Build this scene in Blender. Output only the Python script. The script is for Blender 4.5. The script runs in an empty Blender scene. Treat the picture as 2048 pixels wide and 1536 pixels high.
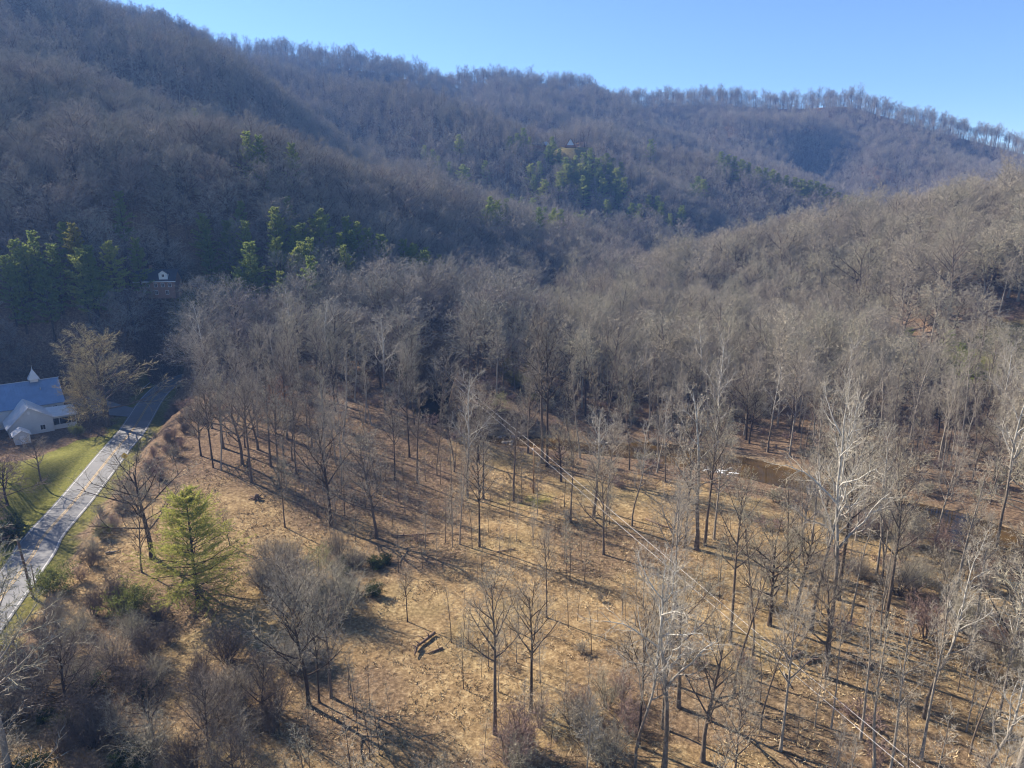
import bpy, math, random
import numpy as np
from mathutils import Vector, Matrix
R = math.radians
S = bpy.context.scene
COL = S.collection
rng = np.random.default_rng(7)
random.seed(7)

# ------------------------------------------------------------------ camera, sky, sun, exposure
CAM_H, PITCH, FPX = 55.0, 15.0, 1420.0
CP, SP = math.cos(R(PITCH)), math.sin(R(PITCH))
cd = bpy.data.cameras.new('camera'); cam = bpy.data.objects.new('camera', cd); COL.objects.link(cam)
cam.location = (0, 0, CAM_H); cam.rotation_euler = (R(90 - PITCH), 0, 0)
cd.sensor_width = 36; cd.lens = 36 * FPX / 2048; cd.clip_start = 0.5; cd.clip_end = 20000
S.camera = cam
SUN_AZ, SUN_EL = -57.0, 33.5            # degrees from +Y (negative = to the left), elevation
sdir = Vector((math.sin(R(SUN_AZ)) * math.cos(R(SUN_EL)), math.cos(R(SUN_AZ)) * math.cos(R(SUN_EL)), math.sin(R(SUN_EL))))
W = bpy.data.worlds.new('World'); S.world = W; W.use_nodes = True
nt = W.node_tree; nt.nodes.clear()
sky = nt.nodes.new('ShaderNodeTexSky'); sky.sky_type = 'NISHITA'; sky.sun_disc = False
sky.sun_elevation = R(SUN_EL); sky.sun_rotation = R(SUN_AZ); sky.altitude = 2200
sky.air_density = 1.0; sky.dust_density = 0.15; sky.ozone_density = 5.0
bg = nt.nodes.new('ShaderNodeBackground'); bg.inputs["Strength"].default_value = 0.076
wo = nt.nodes.new('ShaderNodeOutputWorld')
nt.links.new(sky.outputs[0], bg.inputs[0]); nt.links.new(bg.outputs[0], wo.inputs[0])
sd = bpy.data.lights.new('sun', 'SUN'); sd.energy = 5.0; sd.angle = R(0.5); sd.color = (1.0, 0.90, 0.76)
sun = bpy.data.objects.new('sun', sd); COL.objects.link(sun)
sun.rotation_euler = (-sdir).to_track_quat('-Z', 'Y').to_euler(); sun.location = sdir * 300
S.view_settings.view_transform = 'Standard'; S.view_settings.look = 'None'
S.view_settings.exposure = 1.4; S.view_settings.gamma = 1; S.view_settings.use_curve_mapping = False
S.render.engine = 'CYCLES'
S.cycles.max_bounces = 5; S.cycles.diffuse_bounces = 2; S.cycles.glossy_bounces = 2
S.cycles.transmission_bounces = 2; S.cycles.transparent_max_bounces = 4; S.cycles.volume_bounces = 0
S.cycles.use_adaptive_sampling = False; S.cycles.use_denoising = True; S.cycles.filter_width = 1.15
HAZE = 0.00022

# ------------------------------------------------------------------ pixel helpers (authoring aid: pixels of the 2048 px photo -> metres)
def ray(px, py):
    dx = (px - 1024) / FPX; dy = (768 - py) / FPX
    return np.array([dx, CP + dy * SP, -SP + dy * CP])
def atY(px, py, Y):
    r = ray(px, py); t = Y / r[1]; return np.array([r[0] * t, Y, CAM_H + r[2] * t])
def project(X, Y, Z):
    X, Y, Z = np.asarray(X, float), np.asarray(Y, float), np.asarray(Z, float) - CAM_H
    d = Y * CP - Z * SP; u = Y * SP + Z * CP
    return 1024 + X / d * FPX, 768 - u / d * FPX, d
def flat(px, py, z=0.0):
    r = ray(px, py); t = (z - CAM_H) / r[2]; return (r[0] * t, r[1] * t)

# ------------------------------------------------------------------ noise
def _hash(i, j, s):
    n = (i * 374761393 + j * 668265263 + s * 1442695041) & 0x7fffffff
    n = ((n ^ (n >> 13)) * 1274126177) & 0x7fffffff
    return ((n ^ (n >> 16)) & 0xffff) / 65535.0
def vnoise(x, y, s=0):
    x, y = np.asarray(x, float), np.asarray(y, float)
    i, j = np.floor(x).astype(np.int64), np.floor(y).astype(np.int64)
    fx, fy = x - i, y - j; fx = fx * fx * (3 - 2 * fx); fy = fy * fy * (3 - 2 * fy)
    a, b, c, d = _hash(i, j, s), _hash(i + 1, j, s), _hash(i, j + 1, s), _hash(i + 1, j + 1, s)
    return (a * (1 - fx) + b * fx) * (1 - fy) + (c * (1 - fx) + d * fx) * fy
def fbm(x, y, s=0, o=4):
    v, a, t = 0, 1.0, 0
    for k in range(o):
        v = v + a * vnoise(x * 2 ** k, y * 2 ** k, s + k); t += a; a *= .5
    return v / t
def sstep(a, b, x):
    t = np.clip((x - a) / (b - a), 0, 1); return t * t * (3 - 2 * t)

# ------------------------------------------------------------------ terrain: ridges of real height, valley floor, creek bed, road bed
def crest(pts, canopy=17):
    return np.array([atY(*p) - np.array([0, 0, canopy]) for p in pts])
RIDGES = [
    (crest([(-420,-200,520),(-200,-130,620),(0,-60,720),(120,-15,780),(200,8,820),(330,55,870),(440,80,900),(640,100,940),(760,115,960),(880,150,1000),(1000,145,1010),(1150,160,1020),(1250,190,1060),(1400,180,1100),(1560,190,1100),(1700,185,1060),(1800,212,1000),(1950,250,950),(2048,274,900),(2400,370,800)], 19), .40, 14),
    (crest([(-900,80,300),(-500,95,330),(-250,110,350),(0,137,380),(200,192,400),(430,262,425),(700,335,450),(900,378,470),(1100,428,480),(1230,460,480),(1340,500,470)]), .60, 22),
    (crest([(150,20,760),(250,62,720),(420,97,700),(520,115,700),(640,150,690),(760,160,680),(860,180,650),(950,212,630),(1050,252,605),(1141,292,580),(1230,325,570)]), .52, 18),
    (crest([(1180,245,720),(1300,285,680),(1440,310,640),(1560,352,610),(1700,400,580),(1800,432,560)]), .46, 14),
    (crest([(1150,185,960),(1250,238,880),(1400,275,820),(1550,325,760),(1700,378,700),(1800,410,670)]), .42, 16),
    (crest([(1700,200,1040),(1790,250,960),(1880,300,860),(1960,330,780),(2048,345,700)]), .42, 18),
    (crest([(1150,580,300),(1300,528,320),(1400,492,330),(1500,458,335),(1650,425,335),(1800,398,325),(1950,362,310),(2048,345,300),(2350,300,285),(2800,250,270)]), .36, 30),
]
def seg_dist(x, y, P):
    best = np.full(x.shape, 1e9); arc = np.zeros(x.shape); acc = 0.0; zz = np.zeros(x.shape)
    for a, b in zip(P[:-1], P[1:]):
        ab = b[:2] - a[:2]; L = np.hypot(*ab)
        t = np.clip(((x - a[0]) * ab[0] + (y - a[1]) * ab[1]) / (L * L), 0, 1)
        d = np.hypot(x - a[0] - t * ab[0], y - a[1] - t * ab[1])
        m = d < best; best = np.where(m, d, best); arc = np.where(m, acc + t * L, arc)
        if len(a) > 2: zz = np.where(m, a[2] + t * (b[2] - a[2]), zz)
        acc += L
    return best, arc, zz
def smooth_line(P, n=6):
    P = np.array(P, float); out = []
    Q = np.vstack([2 * P[0] - P[1], P, 2 * P[-1] - P[-2]])
    for i in range(1, len(Q) - 2):
        for k in range(n):
            t = k / n
            out.append(.5 * ((2 * Q[i]) + (-Q[i-1] + Q[i+1]) * t + (2*Q[i-1] - 5*Q[i] + 4*Q[i+1] - Q[i+2]) * t*t + (-Q[i-1] + 3*Q[i] - 3*Q[i+1] + Q[i+2]) * t**3))
    out.append(P[-1]); return np.array(out)
# creek centre line
CREEK = smooth_line([flat(*p, -1.2) for p in [(1120,640),(1060,700),(985,735),(905,775),(862,830),(885,872),(960,890),(1080,893),(1190,905),(1300,908),(1400,925),(1500,942),(1620,975),(1740,1012),(1840,1040),(1930,1066),(2060,1110),(2350,1220)]])
CREEK_W = 4.6
ROAD_EDGES = [((-60,1400),(-25,1450)),((0,1143),(84,1143)),((50,1076),(120,1076)),((114,1008),(175,1008)),((160,954),(217,954)),((208,897),(260,897)),((236,866),(286,866)),((254,837),(306,837)),((272,812),(318,812)),((292,788),(334,788)),((318,768),(356,768)),((352,752),(388,754)),((398,742),(432,746)),((450,738),(478,743))]
RC = []
for a, b in ROAD_EDGES[1:]:
    A, B = flat(*a), flat(*b); RC.append(((A[0] + B[0]) / 2, (A[1] + B[1]) / 2))
d0 = np.array(RC[0]) - np.array(RC[1]); d0 /= np.hypot(*d0)
RC = [tuple(np.array(RC[0]) + d0 * 90 + np.array((-14, 0))), tuple(np.array(RC[0]) + d0 * 45 + np.array((-3.5, 0)))] + RC
ROAD = smooth_line(RC, 8); ROAD_HW = 3.1
DRIVE = smooth_line([flat(276,826), flat(240,822), flat(205,812), flat(160,800), flat(90,800)], 6); DRIVE_HW = 3.6
POOLS = [flat(1010, 890), flat(1485, 940), flat(1900, 1058)]
PADS = []          # (x, y, radius, z)
def ridge_h(x, y):
    acc = np.ones(x.shape)
    for P, sl, w in RIDGES:
        d, arc, z = seg_dist(x, y, P)
        gul = (fbm(x / 95., y / 95., 31, 2) - .5)
        v = z - sl * (np.sqrt(d * d + w * w) - w) + gul * np.clip(d, 0, 150) * .34
        acc = acc + np.exp(np.clip(v / 5.0, -30, 80))
    return 5.0 * np.log(acc)
def ground(x, y):
    x = np.atleast_1d(np.asarray(x, float)); y = np.atleast_1d(np.asarray(y, float))
    z = ridge_h(x, y)
    z = z + (fbm(x / 22., y / 22., 3, 3) - .5) * 1.1 + (fbm(x / 3.1, y / 3.1, 9, 3) - .5) * .22
    for (px, py, r, pz) in PADS:
        d = np.hypot(x - px, y - py); m = sstep(r * 1.9, r, d); z = z * (1 - m) + pz * m
    dr, _, _ = seg_dist(x, y, ROAD)
    m = sstep(11, 4.2, dr); z = z * (1 - m) + (-.06) * m
    dd, _, _ = seg_dist(x, y, DRIVE)
    m = sstep(8, 4.4, dd); z = z * (1 - m) + (-.06) * m
    z = z - .32 * np.exp(-((dr - 5.8) / 1.1) ** 2) * (dr < 12)
    dc, arc, _ = seg_dist(x, y, CREEK)
    wv = CREEK_W + 1.3 * (vnoise(arc / 14., arc * 0, 4) - .5) * 2
    for (qx, qy) in POOLS: wv = wv + 2.8 * np.exp(-((x - qx) ** 2 + (y - qy) ** 2) / 12. ** 2)
    m = sstep(wv + 2.2, wv - 1.6, dc); z = z * (1 - m) + (-1.5) * m
    return z
def hit(px, py):
    r = ray(px, py); t = np.concatenate([np.linspace(30, 400, 1500), np.linspace(400, 1500, 900)])
    X, Y, Z = r[0] * t, r[1] * t, CAM_H + r[2] * t
    g = ground(X, Y); k = np.argmax(Z < g)
    return np.array([X[k], Y[k], g[k]])
def gz(x, y): return float(ground(x, y)[0])

# building sites
U = np.array([.77, .64]); V = np.array([.64, -.77])            # church axes
CH = np.array([-116.6, 175.8])                                 # right-hand end of the church's main ridge
cc = CH - U * 7 + V * 9
PADS.append((cc[0], cc[1], 23, 0.0))
HOUSE = hit(322, 590); PADS.append((HOUSE[0], HOUSE[1] + 2, 12, HOUSE[2]))
LAWN2 = hit(415, 592); PADS.append((LAWN2[0], LAWN2[1], 9, LAWN2[2]))
AF = atY(1141, 294, 579); PADS.append((AF[0], AF[1], 15, AF[2] - .3)); PADS.append((AF[0] - 23.5, AF[1] + 4, 9, AF[2] - 3.5))

# ------------------------------------------------------------------ tagging and mesh helpers
def tag(o, label=None, cat=None, group=None, kind=None):
    if label: o['label'] = label
    if cat: o['category'] = cat
    if group: o['group'] = group
    if kind: o['kind'] = kind
    return o
def empty(name, loc, rz=0, label=None, cat=None, group=None):
    o = bpy.data.objects.new(name, None); COL.objects.link(o); o.location = loc; o.rotation_euler = (0, 0, rz)
    o.empty_display_size = .5
    return tag(o, label, cat, group)
def np_mesh(name, V_, F_, mats, matidx=None, smooth=True):
    V_ = np.asarray(V_, np.float32); F_ = np.asarray(F_, np.int32); me = bpy.data.meshes.new(name)
    me.vertices.add(len(V_)); me.vertices.foreach_set('co', V_.ravel())
    k = F_.shape[1]; me.loops.add(F_.size); me.loops.foreach_set('vertex_index', F_.ravel())
    me.polygons.add(len(F_)); me.polygons.foreach_set('loop_start', np.arange(0, F_.size, k, dtype=np.int32))
    for m in mats: me.materials.append(m)
    if matidx is not None: me.polygons.foreach_set('material_index', np.asarray(matidx, np.int32))
    if smooth: me.polygons.foreach_set('use_smooth', np.ones(len(F_), bool))
    me.update(calc_edges=True); return me
class MB:
    def __init__(s): s.v = []; s.f = []; s.m = []
    def add(s, vs, fs, m=0):
        b = len(s.v); s.v += [tuple(v) for v in vs]; s.f += [tuple(i + b for i in f) for f in fs]; s.m += [m] * len(fs); return s
    def box(s, c, sz, rot=0, m=0):
        cx, cy, cz = c; x, y, z = sz[0] / 2, sz[1] / 2, sz[2] / 2; C_, S_ = math.cos(rot), math.sin(rot)
        vs = [(cx + a * x * C_ - b * y * S_, cy + a * x * S_ + b * y * C_, cz + c2 * z) for c2 in (-1, 1) for a, b in ((-1,-1),(1,-1),(1,1),(-1,1))]
        return s.add(vs, [(3,2,1,0),(4,5,6,7),(0,1,5,4),(1,2,6,5),(2,3,7,6),(3,0,4,7)], m)
    def tube(s, pts, rad, n=8, m=0):
        pts = [Vector(p) for p in pts]; rad = rad if hasattr(rad, '__len__') else [rad] * len(pts); b = len(s.v)
        for i, p in enumerate(pts):
            t = (pts[min(i + 1, len(pts) - 1)] - pts[max(i - 1, 0)]).normalized()
            a = t.cross(Vector((0, 0, 1)) if abs(t.z) < .9 else Vector((1, 0, 0))).normalized(); c = t.cross(a)
            for k in range(n):
                an = 2 * math.pi * k / n; s.v.append(tuple(p + (a * math.cos(an) + c * math.sin(an)) * rad[i]))
        for i in range(len(pts) - 1):
            for k in range(n):
                s.f.append((b + i * n + k, b + i * n + (k + 1) % n, b + (i + 1) * n + (k + 1) % n, b + (i + 1) * n + k)); s.m.append(m)
        s.f.append(tuple(b + k for k in range(n))[::-1]); s.m.append(m)
        s.f.append(tuple(b + (len(pts) - 1) * n + k for k in range(n))); s.m.append(m)
        return s
    def build(s, name, mat, parent=None, smooth=False, bevel=0):
        me = bpy.data.meshes.new(name); me.from_pydata(s.v, [], s.f)
        for mm in (mat if isinstance(mat, (list, tuple)) else [mat]): me.materials.append(mm)
        me.polygons.foreach_set('material_index', s.m)
        if smooth: me.polygons.foreach_set('use_smooth', [True] * len(s.f))
        me.update(); o = bpy.data.objects.new(name, me); COL.objects.link(o); o.parent = parent
        if bevel:
            b = o.modifiers.new('bevel', 'BEVEL'); b.width = bevel; b.segments = 2
        return o

# ------------------------------------------------------------------ materials
def mat(name, base, rough=.9, spec=.2, metal=0):
    m = bpy.data.materials.new(name); m.use_nodes = True; b = m.node_tree.nodes['Principled BSDF']
    b.inputs['Base Color'].default_value = (*base, 1); b.inputs['Roughness'].default_value = rough
    b.inputs['Specular IOR Level'].default_value = spec; b.inputs['Metallic'].default_value = metal
    return m, m.node_tree, b
def ramp(T, stops, interp='LINEAR'):
    r = T.nodes.new('ShaderNodeValToRGB'); cr = r.color_ramp; cr.interpolation = interp
    while len(cr.elements) < len(stops): cr.elements.new(.5)
    for e, (p, c) in zip(cr.elements, stops): e.position = p; e.color = (*c, 1)
    return r
def noise(T, scale, detail=4, coord='Object', rough=.6, stretch=None):
    tc = T.nodes.new('ShaderNodeTexCoord'); n = T.nodes.new('ShaderNodeTexNoise')
    n.inputs['Scale'].default_value = scale; n.inputs['Detail'].default_value = detail; n.inputs['Roughness'].default_value = rough
    if stretch:
        mp = T.nodes.new('ShaderNodeMapping'); mp.inputs['Scale'].default_value = stretch
        T.links.new(tc.outputs[coord], mp.inputs[0]); T.links.new(mp.outputs[0], n.inputs['Vector'])
    else: T.links.new(tc.outputs[coord], n.inputs['Vector'])
    return n
def mixc(T, fac, a, b, mode='MIX'):
    m = T.nodes.new('ShaderNodeMix'); m.data_type = 'RGBA'; m.blend_type = mode
    for sock, v in ((m.inputs['Factor'], fac), (m.inputs[6], a), (m.inputs[7], b)):
        if hasattr(v, 'is_linked') or hasattr(v, 'links'): T.links.new(v, sock)
        elif isinstance(v, tuple): sock.default_value = (*v, 1)
        else: sock.default_value = v
    return m.outputs[2]
def bump(T, b, src, strength, dist):
    n = T.nodes.new('ShaderNodeBump'); n.inputs['Strength'].default_value = strength; n.inputs['Distance'].default_value = dist
    T.links.new(src, n.inputs['Height']); T.links.new(n.outputs[0], b.inputs['Normal'])
def varied(name, stops, nscale=.35, rough=.95, spec=.1, rnd=.7):
    """colour picked per tree (object random) plus noise inside the crown"""
    m, T, b = mat(name, stops[0], rough, spec)
    oi = T.nodes.new('ShaderNodeObjectInfo'); n = noise(T, nscale, 2)
    ma = T.nodes.new('ShaderNodeMath'); ma.operation = 'MULTIPLY_ADD'; ma.inputs[1].default_value = rnd
    T.links.new(oi.outputs['Random'], ma.inputs[0])
    m2 = T.nodes.new('ShaderNodeMath'); m2.operation = 'MULTIPLY_ADD'; m2.inputs[1].default_value = 1 - rnd + .3; m2.inputs[2].default_value = -.15
    T.links.new(n.outputs['Fac'], m2.inputs[0]); T.links.new(m2.outputs[0], ma.inputs[2])
    r = ramp(T, [(i / (len(stops) - 1), c) for i, c in enumerate(stops)]); T.links.new(ma.outputs[0], r.inputs[0])
    T.links.new(r.outputs[0], b.inputs['Base Color']); return m
M = {}
def bark(name, a, c, sc=2.5):
    m, T, b = mat(name, a, .95, .1); n = noise(T, sc, 5, stretch=(3, 3, .6)); r = ramp(T, [(.3, a), (.7, c)])
    T.links.new(n.outputs['Fac'], r.inputs[0]); T.links.new(r.outputs[0], b.inputs['Base Color']); bump(T, b, n.outputs['Fac'], .6, .04); return m
M['bark'] = bark('grey_brown_bark', (.075, .055, .042), (.20, .16, .125))
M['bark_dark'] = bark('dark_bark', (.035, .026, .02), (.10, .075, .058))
M['bark_pale'] = bark('pale_bark', (.17, .145, .115), (.38, .33, .27))
M['twig'] = varied('bare_twigs', [(.20, .175, .135), (.34, .295, .225), (.33, .305, .215), (.42, .37, .28), (.25, .215, .17), (.45, .39, .285)])
M['twig_shade'] = varied('shaded_twigs', [(.08, .064, .056), (.16, .13, .11), (.12, .10, .085), (.22, .185, .15)])  # darker copy of the twigs: thicket shade put into the colour
M['twig_hill_shade'] = varied('shaded_hill_twigs', [(.15, .135, .12), (.29, .26, .22), (.25, .24, .19), (.38, .335, .275), (.21, .18, .165), (.40, .345, .275)])  # cooler, darker twig copy: shade of the slopes put into the colour
M['twig_pale'] = varied('pale_twigs', [(.31, .27, .21), (.42, .375, .30), (.36, .32, .24)])
M['twig_red'] = varied('reddish_twigs', [(.20, .14, .12), (.27, .19, .16), (.24, .165, .14)])
M['twig_gold'] = varied('golden_twigs', [(.40, .33, .17), (.50, .42, .23)])
M['twig_rust'] = varied('rusty_leaves', [(.26, .11, .045), (.33, .16, .07)])
M['twig_olive'] = varied('olive_twigs', [(.26, .25, .11), (.36, .33, .15)])
# sycamore: brown scaly bark low down, white patched bark higher up
m, T, b = mat('sycamore_bark', (.5, .5, .5), .8, .2)
tc = T.nodes.new('ShaderNodeTexCoord'); sx = T.nodes.new('ShaderNodeSeparateXYZ'); T.links.new(tc.outputs['Object'], sx.inputs[0])
n = noise(T, .9, 4); ad = T.nodes.new('ShaderNodeMath'); ad.operation = 'MULTIPLY_ADD'; ad.inputs[1].default_value = 9; T.links.new(n.outputs['Fac'], ad.inputs[0]); T.links.new(sx.outputs['Z'], ad.inputs[2])
mr = T.nodes.new('ShaderNodeMapRange'); mr.inputs[1].default_value = 12; mr.inputs[2].default_value = 22; T.links.new(ad.outputs[0], mr.inputs[0])
n2 = noise(T, 3.5, 3, stretch=(1, 1, .5)); r1 = ramp(T, [(.35, (.26, .23, .18)), (.5, (.46, .43, .37)), (.8, (.62, .59, .53))]); T.links.new(n2.outputs['Fac'], r1.inputs[0])
r2 = ramp(T, [(.35, (.085, .062, .045)), (.65, (.22, .18, .14))]); T.links.new(n2.outputs['Fac'], r2.inputs[0])
T.links.new(mixc(T, mr.outputs[0], r2.outputs[0], r1.outputs[0]), b.inputs['Base Color']); M['sycamore'] = m
def needles(name, stops):
    m = varied(name, stops, .8, .75, .25, .45); T = m.node_tree; b = T.nodes['Principled BSDF']; tr = T.nodes.new('ShaderNodeBsdfTranslucent'); mx = T.nodes.new('ShaderNodeMixShader'); mx.inputs[0].default_value = .5
    T.links.new(b.inputs['Base Color'].links[0].from_socket, tr.inputs[0]); T.links.new(b.outputs[0], mx.inputs[1]); T.links.new(tr.outputs[0], mx.inputs[2]); T.links.new(mx.outputs[0], T.nodes['Material Output'].inputs[0]); return m
M['needle'] = needles('pine_needles', [(.12, .17, .05), (.20, .25, .065), (.30, .31, .08)])
M['needle_lime'] = needles('yellow_green_needles', [(.22, .26, .06), (.34, .35, .085), (.44, .40, .11)])
M['needle_gold'] = needles('golden_green_needles', [(.20, .19, .04), (.29, .26, .06)])
M['laurel'] = needles('evergreen_shrub_leaves', [(.018, .032, .014), (.035, .055, .02), (.06, .085, .03)])
M['box'] = needles('light_green_shrub_leaves', [(.08, .11, .03), (.16, .17, .05)])
M['olive_leaf'] = needles('olive_shrub_leaves', [(.15, .15, .05), (.24, .22, .085)])
# asphalt
m, T, b = mat('asphalt', (.2, .2, .2), .85, .3); n = noise(T, .35, 5); n3 = noise(T, 9, 3)
r = ramp(T, [(.25, (.16, .158, .16)), (.5, (.185, .183, .185)), (.75, (.215, .212, .212))]); T.links.new(n.outputs['Fac'], r.inputs[0])
T.links.new(mixc(T, .35, r.outputs[0], n3.outputs['Fac'], 'OVERLAY'), b.inputs['Base Color']); bump(T, b, n3.outputs['Fac'], .3, .01); M['asphalt'] = m
def worn(name, c, hole):
    m, T, b = mat(name, c, .7, .3); n = noise(T, 2.5, 4); r = ramp(T, [(.32, hole), (.46, c)]); T.links.new(n.outputs['Fac'], r.inputs[0]); T.links.new(r.outputs[0], b.inputs['Base Color']); return m
M['line_yellow'] = worn('yellow_road_paint', (.55, .34, .10), (.33, .25, .16)); M['line_white'] = worn('white_road_paint', (.52, .51, .49), (.3, .3, .3))
def simple(key, base, rough=.7, spec=.3, metal=0, sc=3, var=.16, bm=0):
    m, T, b = mat(key, base, rough, spec, metal); n = noise(T, sc, 4)
    lo = tuple(c * (1 - var) for c in base); hi = tuple(min(1, c * (1 + var)) for c in base)
    r = ramp(T, [(.3, lo), (.7, hi)]); T.links.new(n.outputs['Fac'], r.inputs[0]); T.links.new(r.outputs[0], b.inputs['Base Color'])
    if bm: bump(T, b, n.outputs['Fac'], bm, .02)
    M[key] = m
simple('roof_metal_sky_tint', (.22, .31, .45), .4, .5, .2, .6, .12)  # blue sky reflection put into the roof's base colour
simple('roof_white', (.72, .71, .69), .5, .4, 0, .7, .08)
simple('siding', (.60, .61, .60), .8, .2, 0, .8, .06)
simple('trim', (.78, .78, .76), .6, .3, 0, 1, .04)
simple('glass', (.025, .03, .035), .08, .6, 0, 1, .1)
simple('roof_dark', (.05, .055, .065), .8, .2, 0, 1, .2)
simple('brick', (.24, .15, .11), .9, .1, 0, 4, .25)
simple('wood_pole', (.17, .10, .06), .9, .1, 0, 3, .3)
simple('wood_light', (.30, .19, .10), .9, .1, 0, 3, .25)
simple('wire', (.70, .68, .66), .8, .2, 0, 1, .05)
simple('steel', (.5, .5, .5), .4, .5, .6, 2, .1)
simple('sign_yellow', (.78, .50, .03), .5, .4, 0, 2, .05)
simple('black', (.02, .02, .02), .6, .3)
simple('log', (.16, .11, .08), .95, .1, 0, 3, .5, .6)
simple('concrete', (.42, .40, .37), .9, .2, 0, 1.2, .15)
simple('gravel', (.40, .37, .33), .95, .1, 0, 1.5, .2)
simple('car_blue', (.03, .06, .16), .3, .5, 0, 1, .05); simple('car_white', (.7, .7, .72), .3, .5, 0, 1, .03)
simple('tyre', (.02, .02, .02), .9, .1); simple('foam', (.75, .77, .78), .6, .3, 0, 3, .15)
simple('rock', (.22, .20, .18), .9, .2, 0, 1.2, .3, .5)
simple('cabin_wood', (.22, .11, .07), .85, .2, 0, 2, .25)
simple('cabin_glass', (.50, .60, .68), .25, .6, 0, 1, .1)
# creek water
m, T, b = mat('creek_water', (.085, .045, .012), .04, .5)
b.inputs['IOR'].default_value = 1.33
n = noise(T, 1.1, 3, stretch=(1, 1.6, 1)); bump(T, b, n.outputs['Fac'], .10, .03)
nw = noise(T, .09, 2); r = ramp(T, [(.35, (.03, .022, .012)), (.6, (.085, .05, .015))]); T.links.new(nw.outputs['Fac'], r.inputs[0]); T.links.new(r.outputs[0], b.inputs['Base Color']); M['water'] = m
# ground: the region weights come with the mesh (lawn, straw, litter, bank)
m, T, b = mat('ground_cover', (.3, .2, .1), 1, .05)
at = T.nodes.new('ShaderNodeVertexColor'); at.layer_name = 'cover'
sc3 = T.nodes.new('ShaderNodeSeparateColor'); T.links.new(at.outputs[0], sc3.inputs[0])
nf = noise(T, 1.9, 6, rough=.75); nm = noise(T, .22, 4, rough=.65); nl = noise(T, .045, 3); nff = noise(T, 6.5, 3, rough=.8)
straw = ramp(T, [(.30, (.12, .078, .04)), (.45, (.28, .19, .095)), (.57, (.40, .29, .15)), (.72, (.62, .48, .28))]); T.links.new(nf.outputs['Fac'], straw.inputs[0])
rust = ramp(T, [(.32, (.095, .062, .034)), (.53, (.245, .165, .083)), (.72, (.46, .335, .185))]); T.links.new(nf.outputs['Fac'], rust.inputs[0])
litter = ramp(T, [(.32, (.05, .035, .025)), (.5, (.145, .097, .062)), (.70, (.33, .235, .155))]); T.links.new(nf.outputs['Fac'], litter.inputs[0])
grass = ramp(T, [(.3, (.075, .08, .018)), (.5, (.15, .15, .032)), (.72, (.27, .23, .07))]); T.links.new(nf.outputs['Fac'], grass.inputs[0])
fl = ramp(T, [(.46, (0, 0, 0)), (.60, (1, 1, 1))]); T.links.new(nm.outputs['Fac'], fl.inputs[0])
c1 = mixc(T, fl.outputs[0], rust.outputs[0], straw.outputs[0])
fl2 = ramp(T, [(.50, (0, 0, 0)), (.66, (.55, .55, .55))]); T.links.new(nl.outputs['Fac'], fl2.inputs[0])
olv = ramp(T, [(.3, (.13, .10, .045)), (.7, (.36, .29, .14))]); T.links.new(nf.outputs['Fac'], olv.inputs[0])
c1 = mixc(T, fl2.outputs[0], c1, olv.outputs[0])
c2 = mixc(T, sc3.outputs[1], c1, litter.outputs[0])
c3 = mixc(T, sc3.outputs[0], c2, grass.outputs[0])
mud = ramp(T, [(.35, (.13, .09, .055)), (.7, (.42, .32, .19))]); T.links.new(nf.outputs['Fac'], mud.inputs[0])
c4 = mixc(T, sc3.outputs[2], c3, mud.outputs[0])
sp = ramp(T, [(.62, (0, 0, 0)), (.70, (.6, .6, .6))]); T.links.new(nff.outputs['Fac'], sp.inputs[0])
c5 = mixc(T, sp.outputs[0], c4, (.62, .50, .34))
T.links.new(c5, b.inputs['Base Color']); bump(T, b, nf.outputs['Fac'], .9, .22); M['ground'] = m

# ------------------------------------------------------------------ ground mesh
def axis(segs):
    out = []
    for a, b_, st in segs: out += list(np.arange(a, b_, st))
    return np.array(out + [segs[-1][1]])
def graded(lo, a, b_, hi, st, g):
    mid = list(np.arange(a, b_ + 1e-6, st)); s, v = st, b_
    while v < hi: s = min(s * g, 16); v += s; mid.append(v)
    s, v, left = st, a, []
    while v > lo: s = min(s * g, 16); v -= s; left.append(v)
    return np.array(left[::-1] + mid)
gx = graded(-900, -125, 135, 1150, .75, 1.045); gy = graded(-140, 40, 205, 1500, .75, 1.05)
GX, GY = np.meshgrid(gx, gy); fx, fy = GX.ravel(), GY.ravel()
Z = ground(fx, fy)
nx, ny = len(gx), len(gy); ii = np.arange(nx * ny).reshape(ny, nx)
F = np.stack([ii[:-1, :-1], ii[:-1, 1:], ii[1:, 1:], ii[1:, :-1]], -1).reshape(-1, 4)
me = np_mesh('ground', np.stack([fx, fy, Z], 1), F, [M['ground']])
def poly_world(pp, z=0): return np.array([flat(*p, z) for p in pp])
def in_poly(x, y, P):
    r = np.zeros(x.shape, bool); j = len(P) - 1
    for i in range(len(P)):
        xi, yi, xj, yj = P[i][0], P[i][1], P[j][0], P[j][1]
        c = ((yi > y) != (yj > y)) & (x < (xj - xi) * (y - yi) / (yj - yi + 1e-12) + xi); r ^= c; j = i
    return r
MEADOW = poly_world([(95,1240),(180,1090),(300,930),(420,890),(560,850),(830,880),(860,905),(1100,915),(1330,960),(1560,1010),(1760,1060),(1900,1110),(2100,1180),(2300,1300),(2300,1800),(-100,1800),(60,1330)])
LAWN = poly_world([(-15,985),(40,930),(100,905),(150,885),(205,870),(230,845),(262,845),(240,880),(120,1000),(40,1085),(-30,1150)])
dr, _, _ = seg_dist(fx, fy, ROAD); dc, _, _ = seg_dist(fx, fy, CREEK)
def soft(maskfn, x, y, w=3.0):
    jx = (fbm(x / 5., y / 5., 51, 3) - .5) * w * 2.2; jy = (fbm(x / 5., y / 5., 61, 3) - .5) * w * 2.2
    return maskfn(x + jx, y + jy).astype(float)
mead = soft(lambda a, b_: in_poly(a, b_, MEADOW), fx, fy, 4)
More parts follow.
